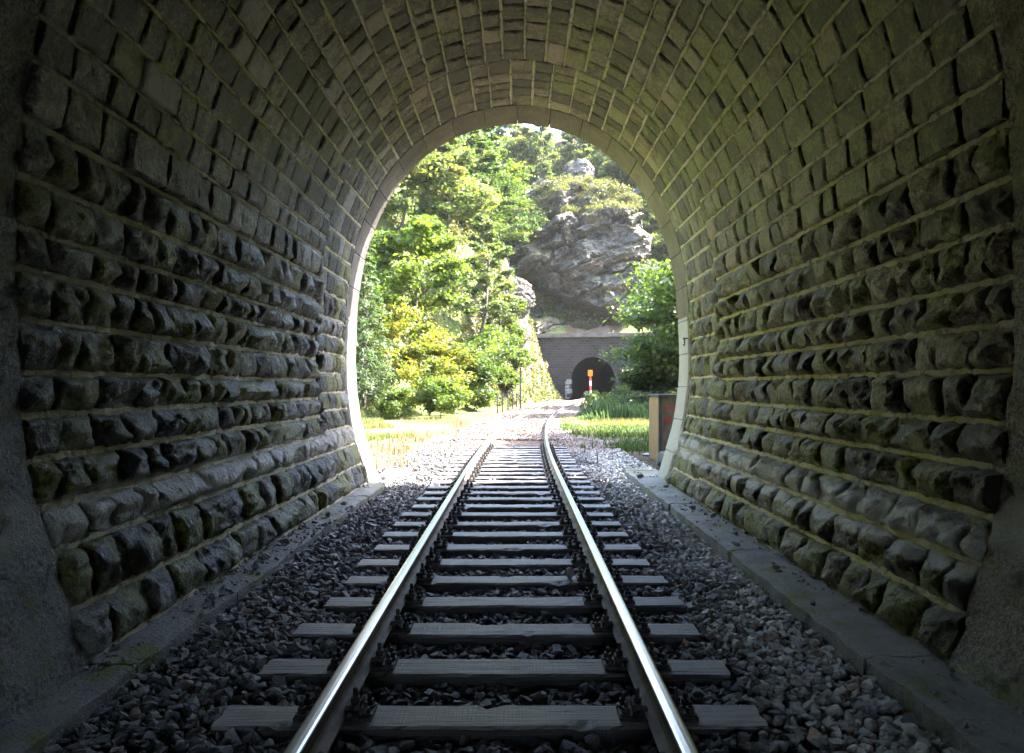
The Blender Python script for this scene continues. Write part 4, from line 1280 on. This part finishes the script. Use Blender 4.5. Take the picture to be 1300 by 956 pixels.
# ------------------------------------------------------------------ grasses, weeds, undergrowth
def blades(P, hgt, tint, r, width=0.012, bend=0.5):
    n = len(P)
    az = r.uniform(0, 2 * math.pi, n); d = np.stack([np.cos(az), np.sin(az), 0 * az], 1)
    sd = np.stack([-np.sin(az), np.cos(az), 0 * az], 1) * width
    b = r.uniform(0.1, bend, n)[:, None]
    m = P + d * (hgt * .25)[:, None] * b + np.array([0, 0, 1.0]) * (hgt * .6)[:, None]
    t = P + d * hgt[:, None] * b + np.array([0, 0, 1.0]) * (hgt * (1 - .3 * b[:, 0]))[:, None]
    V = np.stack([P - sd, P + sd, m + sd * .7, m - sd * .7, t], 1).reshape(-1, 3)
    i = np.arange(n) * 5
    return V, [np.stack([i, i + 1, i + 2, i + 3], 1), np.stack([i + 3, i + 2, i + 4], 1)], np.repeat(tint, 5, 0)
def scatter_grass(name, xs, ys, hh, col, r, label, cat, width=.012, var=.35):
    z = terrain(xs, ys)
    T = np.array(col) * np.exp(r.normal(0, var, len(xs)))[:, None]
    V, F, TT = blades(np.stack([xs, ys, z - .01], 1), hh, np.clip(T, .005, .7), r, width)
    link(name, new_mesh(name, V, F, False, TT, [GRASS]), label=label, cat=cat, kind='stuff')
r = np.random.default_rng(77)
n = 60000
ys = 14 + 28 * r.random(n) ** 0.8; xs = -2.2 - 8.5 * r.random(n) ** .8
dn = fbm(xs * .55, ys * .3, octv=4, seed=90) + (-(xs) - 4.3) * .35
kp = dn > 0.25
scatter_grass('meadow_grass', xs[kp], ys[kp], r.uniform(.05, .22, kp.sum()), (0.105, 0.12, 0.04), r, 'short sunlit grass on the clearing left of the track', 'grass')
n = 9000
ys = 14 + 26 * r.random(n); xs = -1.9 - 6 * r.random(n)
kp = fbm(xs * 1.3, ys * .8, octv=3, seed=91) > .35
scatter_grass('dry_grass', xs[kp], ys[kp], r.uniform(.06, .35, kp.sum()), (0.17, 0.13, 0.066), r, 'dry straw-coloured grass along the gravel edge', 'grass')
n = 26000
ys = 16.5 + 13 * r.random(n); xs = 1.6 + 5 * r.random(n)
kp = (1.3 * fbm(xs * 1.1, ys * .6, octv=4, seed=92) + (xs - 3.0) * .6 + (ys - 21) * .07) > r.normal(.1, .35, n)
scatter_grass('weed_patch', xs[kp], ys[kp], r.uniform(.06, .26, kp.sum()), (0.062, 0.092, 0.026), r, 'vivid green weeds behind the wooden box', 'weeds', .02)
n = 9000
ys = 24 + 13 * r.random(n); xs = 1.9 + 7 * r.random(n)
kp = (fbm(xs * .8, ys * .4, octv=3, seed=93) + (ys - 29) * .12) > 0
xs, ys = xs[kp], ys[kp]; n = len(xs)
scatter_grass('sunlit_grass', xs, ys, r.uniform(.05, .22, n), (0.17, 0.155, 0.05), r, 'sunlit yellow grass strip before the tall weeds', 'grass')
n = 24000
ys = 35 + 27 * r.random(n); xs = xc(ys) + 1.9 + 6.5 * r.random(n) ** 1.3
kp = fbm(xs * .7, ys * .5, octv=3, seed=94) + (ys - 37) * .1 > -.25
xs, ys = xs[kp], ys[kp]; n = len(xs)
tall = r.uniform(.3, 1.0, n) * sstep(xs - xc(ys), 1.5, 3.2) * (1 + .55 * fbm(xs * .8, ys * .8, octv=3, seed=98))
scatter_grass('tall_weeds', xs, ys, np.maximum(.15, tall), (0.085, 0.135, 0.05), r, 'tall grass and nettles right of the track before the far portal', 'weeds', .03)
n = 9000
ys = 36 + 26 * r.random(n); xs = xc(ys) + 2.1 + 6.5 * r.random(n) ** 1.2
kp = fbm(xs * .7, ys * .5, octv=3, seed=94) + (ys - 38) * .1 > -.15
xs, ys = xs[kp], ys[kp]; n = len(xs)
P = np.stack([xs, ys, terrain(xs, ys) + (.15 + .75 * r.random(n)) * (1 + .5 * fbm(xs * .8, ys * .8, octv=3, seed=98))], 1)
V, F, TT = leaf_quads(P, unit(r.normal(0, .6, P.shape) + [0, -.2, .6]), r.uniform(.06, .16, n), r, np.array([.08, .115, .04]) * np.exp(r.normal(0, .45, n))[:, None], 1.8)
link('nettles', new_mesh('nettles', V, F, False, TT, [LEAF]), label='broad-leaved nettles among the tall grass right of the track', cat='weeds', kind='stuff')
# undergrowth on the slopes
n = 190000
xs = r.uniform(-26, 26, n); ys = r.uniform(36, 128, n)
inview = np.abs(xs) < ys * .235 + 1
z = terrain(xs, ys)
dn = fbm(xs * .45, ys * .45, octv=4, seed=95)
clear = np.abs(xs - xc(np.minimum(ys, 92)))
kp = inview & (z > 0.5) & (dn > -0.15)
gx0 = terrain(xs + .4, ys) - z; gy0 = terrain(xs, ys + .4) - z
slp = np.hypot(gx0, gy0) / .4
kp &= (r.random(n) < np.where((slp > 1.7) & (slp < 6), 0.45, 1.0))
kp &= ~((ys > 89.5) & (ys < 99) & (xs > -0.5) & (r.random(n) < .93))
kp &= ~((np.abs(lat_ := (xs - FP[0]) * F_T[0] + (ys - FP[1]) * F_T[1]) < 9.5) & (np.abs((xs - FP[0]) * F_N[0] + (ys - FP[1]) * F_N[1]) < 1.6))
xs, ys, z, dn, slp = xs[kp], ys[kp], z[kp], dn[kp], slp[kp]
hgt = np.clip(dn + .35, 0.05, 1.2) * np.where(slp > 1.5, .45, .9)
P = np.stack([xs, ys, z + hgt * r.random(len(xs)) ** .6], 1)
N = unit(r.normal(0, .6, P.shape) + [0, -.1, .8])
mixk = np.clip(sstep(slp, .9, 1.8) + r.normal(0, .15, len(xs)), 0, 1)[:, None]
T = (np.array([.085, .135, .03]) * (1 - mixk) + np.array([.25, .235, .075]) * mixk) * np.exp(r.normal(0, .4, len(xs)))[:, None]
V, F, TT = leaf_quads(P, N, r.uniform(.10, .24, len(xs)), r, np.clip(T, .005, .6), 1.6)
link('undergrowth', new_mesh('undergrowth', V, F, False, TT, [LEAF]), label='dense low undergrowth covering the banks and hillsides', cat='undergrowth', kind='stuff')
n = 70000
xs = r.uniform(-8, 30, n); ys = r.uniform(96, 130, n)
z = terrain(xs, ys); dn = fbm(xs * .4, ys * .4, octv=4, seed=97)
P = np.stack([xs, ys, z + np.clip(dn + .6, 0.05, 1.6) * r.random(n)], 1)
T = np.array([.15, .175, .06]) * np.exp(r.normal(0, .45, n))[:, None]
V, F, TT = leaf_quads(P, unit(r.normal(0, .6, P.shape) + [0, -.2, .7]), r.uniform(.14, .34, n), r, np.clip(T, .005, .6), 1.6)
link('hillside_scrub', new_mesh('hillside_scrub', V, F, False, TT, [LEAF]), label='yellow-green scrub covering the steep slope over the cliff', cat='scrub', kind='stuff')
# grass and shrubs on the rocky spur
n = 60000
ys = r.uniform(50, 90, n); xs = xc(ys) - 3.2 - 9 * r.random(n)
z = terrain(xs, ys)
dn = fbm(xs * .9, ys * .5, z * .5, octv=4, seed=96)
kp = (dn > -.25) & (z > .1)
xs, ys, z, dn = xs[kp], ys[kp], z[kp], dn[kp]
P = np.stack([xs + .25 * r.random(len(xs)), ys - .2 * r.random(len(xs)), z + np.clip(dn + .3, .05, .8) * .6 * r.random(len(xs))], 1)
mixk = np.clip(.55 - .5 * dn + r.normal(0, .2, len(xs)), 0, 1)[:, None]
T = (np.array([.075, .115, .028]) * (1 - mixk) + np.array([.19, .175, .062]) * mixk) * np.exp(r.normal(0, .4, len(xs)))[:, None]
V, F, TT = leaf_quads(P, unit(r.normal(0, .6, P.shape) + [.4, -.2, .5]), r.uniform(.08, .2, len(xs)), r, np.clip(T, .005, .5), 2.0)
link('spur_grass', new_mesh('spur_grass', V, F, False, TT, [LEAF]), label='grass and creepers covering the rocky spur beside the far portal', cat='undergrowth', kind='stuff')
# tufts on cliff ledges
CV = np.stack([X, Yc, Zc], -1)
dYdz = np.gradient(Yc, axis=1) / (28 / (nz_ - 1))
ii, jj = np.where((dYdz > 0.6) & (Zc > 24.0) & (rr < 1.03))
if len(ii):
    cen = r.integers(0, len(ii), 260); sel = cen[r.integers(0, 260, 16000)]
    P = CV[ii[sel], jj[sel]] + r.normal(0, 1, (16000, 3)) * [.45, .22, .22] + [0, -.15, .1]
    T = np.array([.16, .175, .05]) * np.exp(r.normal(0, .4, 16000))[:, None]
    V, F, TT = leaf_quads(P, unit(r.normal(0, .6, P.shape) + [0, -.3, .7]), r.uniform(.07, .17, 16000), r, np.clip(T, .005, .6), 2.2)
    link('ledge_tufts', new_mesh('ledge_tufts', V, F, False, TT, [LEAF]), label='grass tufts clinging to the ledges of the rock cliff', cat='grass', kind='stuff')

# ------------------------------------------------------------------ small things outside
FG = 'thin fence posts beside the track'
for i, (u, v0, v1) in enumerate([(631.5, 499, 524), (638, 499, 522), (645, 499, 520), (651, 499, 518.5), (656, 499, 517.5)]):
    d = 960 * (EYE + .05) / (v0 * 0 + v1 - 490)
    mb = MB(); hh = (v1 - v0) * d / 960
    mb.tube([(0, 0, -.2), (0, 0, hh - .03), (0, 0, hh)], [.045, .045, .03], 8); mb.box((0, 0, hh * .93), (.09, .02, .03))
    x_ = gx_(u, d)
    link('fence_post', mb.mesh('fence_post', GREENPOST), None, (x_, d, ground_z(x_, d)), label='thin dark fence post beside the gravel', cat='post', group=FG)
d = 53.5; x_ = gx_(661, d)
mp = empty('marker_post', (x_, d, ground_z(x_, d)), label='tall dark post with a small head standing at the end of the fence', cat='post')
mb = MB(); mb.tube([(0, 0, -.2), (0, 0, 3.0)], .055, 10); link('pole', mb.mesh('pole', GREENPOST), mp)
mb = MB(); mb.box((0, 0, 3.12), (.16, .14, .26)); link('head', mb.mesh('head', GREENPOST), mp)
mb = MB(); mb.tube([(0, 0, 2.92), (0, 0, 2.99)], .062, 10); link('band', mb.mesh('band', ORANGE), mp)

# red and white marker with an orange plate
d = 66.0; x_ = gx_(749.3, d); zg = ground_z(x_, d)
sg = empty('signal_marker', (x_, d, zg), label='red and white banded post with orange plate before the far portal', cat='sign post')
ztop = EYE + (490 - 477.5) * d / 960 - zg
nb = 5; bh = 0.42; z0 = ztop - nb * bh
mb = MB(); mb.tube([(0, 0, -.2), (0, 0, z0)], .075, 10); link('pole', mb.mesh('pole', WHITE), sg)
for i in range(nb):
    mb = MB(); mb.tube([(0, 0, z0 + i * bh), (0, 0, z0 + (i + 1) * bh)], .09 + 0.001 * (i % 2), 12)
    link('band', mb.mesh('band', RED if i % 2 == 0 else WHITE), sg)
mb = MB(); mb.box((0, -0.02, ztop + .27), (.42, .05, .54)); link('plate', mb.mesh('plate', ORANGE), sg)
mb = MB()
for (cx2, cz2, w2, h2) in [(-.05, .40, .2, .05), (-.12, .33, .06, .1), (.06, .26, .18, .05), (.12, .18, .06, .12), (-.04, .11, .22, .05)]:
    mb.box((cx2, -0.048, ztop + cz2), (w2, .004, h2))
link('plate_mark', mb.mesh('plate_mark', mat_simple('dark_orange_paint', (.5, .12, .01), (.58, .16, .015), 5, .5, 0, 0)), sg)

# wooden box at the mouth
bxe = empty('wooden_box', (3.62, 16.65, ground_z(3.6, 16.6)), (0, 0, 0.0), label='weathered wooden cabinet with red paint marks beside the tunnel mouth', cat='cabinet')
Hb = 1.42
mb = MB(); mb.box((0, 0, Hb / 2), (1.16, 1.10, Hb)); link('carcass', mb.mesh('carcass', WOOD_SHADED), bxe)
for i, (yo, w) in enumerate([(-.335, .40), (.10, .44), (.455, .24)]):
    mb = MB(); mb.box((-.60, yo, Hb / 2 - .02), (.045, w, Hb - .03)); link('side_board', mb.mesh('side_board', WOOD_LIT), bxe)
mb = MB(); mb.box((-.588, -.572, Hb / 2), (.07, .05, Hb)); link('corner_post', mb.mesh('corner_post', DARK_FELT), bxe)
mb = MB(); mb.box((0.02, 0, Hb + .02), (1.32, 1.26, .035)); link('lid', mb.mesh('lid', DARK_FELT), bxe)
mb = MB()
strokes = [(-.46, 0), (-.38, 0), (-.30, 0), (-.20, 0), (-.02, 1)]
for k, (sx, tp) in enumerate(strokes):
    mb.box((sx, -.5525, Hb - .26), (.016, .003, .10)); 
    if not tp:
        mb.box((sx + .028, -.5525, Hb - .225 - .03 * (k % 2)), (.05, .003, .014)); mb.box((sx + .028, -.5525, Hb - .30 + .02 * (k % 3)), (.045, .003, .014))
    else:
        mb.box((sx - .02, -.5525, Hb - .225), (.035, .003, .014))
link('paint_mark', mb.mesh('paint_mark', RED), bxe)
mb = MB(); mb.tube([(-.42, -.553, Hb - .50), (-.42, -.562, Hb - .50)], .055, 10); link('reflector', mb.mesh('reflector', RED), bxe)

V, F = rock_proto(1, np.random.default_rng(411), 6); V = V * [0.22, .2, .26]; V[:, 2] -= V[:, 2].min() + .03
link('boulder', new_mesh('boulder', V, F, False, None, [DARK_ROCK]), None, (2.95, 15.1, ground_z(2.95, 15.1)), label='dark angular boulder in front of the wooden cabinet', cat='stone')
for i, (u, v, s) in enumerate([(822, 578, .12), (800, 586, .07), (778, 590, .09), (785, 573, .1), (812, 592, .08), (768, 600, .06), (795, 602, .07), (755, 584, .08)]):
    d = 960 * (EYE + .08) / (v - 490); x_ = gx_(u, d)
    V, F = rock_proto(1, np.random.default_rng(420 + i), 7); V = V * s; V[:, 2] *= .55; V[:, 2] -= V[:, 2].min() + .01
    link('path_stone', new_mesh('path_stone', V, F, False, np.tile(np.array([.2, .19, .17]) * rs.uniform(.4, 1.8), (len(V), 1)), [BALLAST]), None, (x_, d, ground_z(x_, d)), (0, 0, i), label='flat loose stone on the sandy ground outside the mouth', cat='stone', group='loose stones on the sandy ground')
for i, (u, v0, v1) in enumerate([(747, 545, 560), (755, 542, 561), (742, 564, 578), (758, 570, 593), (777, 540, 556)]):
    d = 960 * (EYE + .08) / (v1 - 490); x_ = gx_(u, d); hh = (v1 - v0) * d / 960
    mb = MB(); mb.tube([(0, 0, -.05), (.01, 0, hh * .5), (-.01, .01, hh)], [.014, .011, .006], 5); mb.tube([(.0, 0, hh * .6), (.04, .02, hh * .8)], [.006, .003], 4)
    link('dry_stalk', mb.mesh('dry_stalk', BARK), None, (x_, d, ground_z(x_, d)), label='thin dark dry stalk standing in the gravel right of the track', cat='stalk', group='dry stalks beside the rail')

# ------------------------------------------------------------------ haze
mb = MB(); mb.box((0, 0, 36.5), (960, 960, 77))
t = NT('haze')
pv = t.n('ShaderNodeVolumePrincipled'); pv.inputs['Color'].default_value = (0.93, 0.96, 1.0, 1); pv.inputs['Density'].default_value = HAZE; pv.inputs['Anisotropy'].default_value = 0.3
t.t.links.new(pv.outputs[0], t.out.inputs['Volume'])
link('haze', mb.mesh('haze', t.m), kind='stuff', label='thin summer haze filling the valley air', cat='haze')
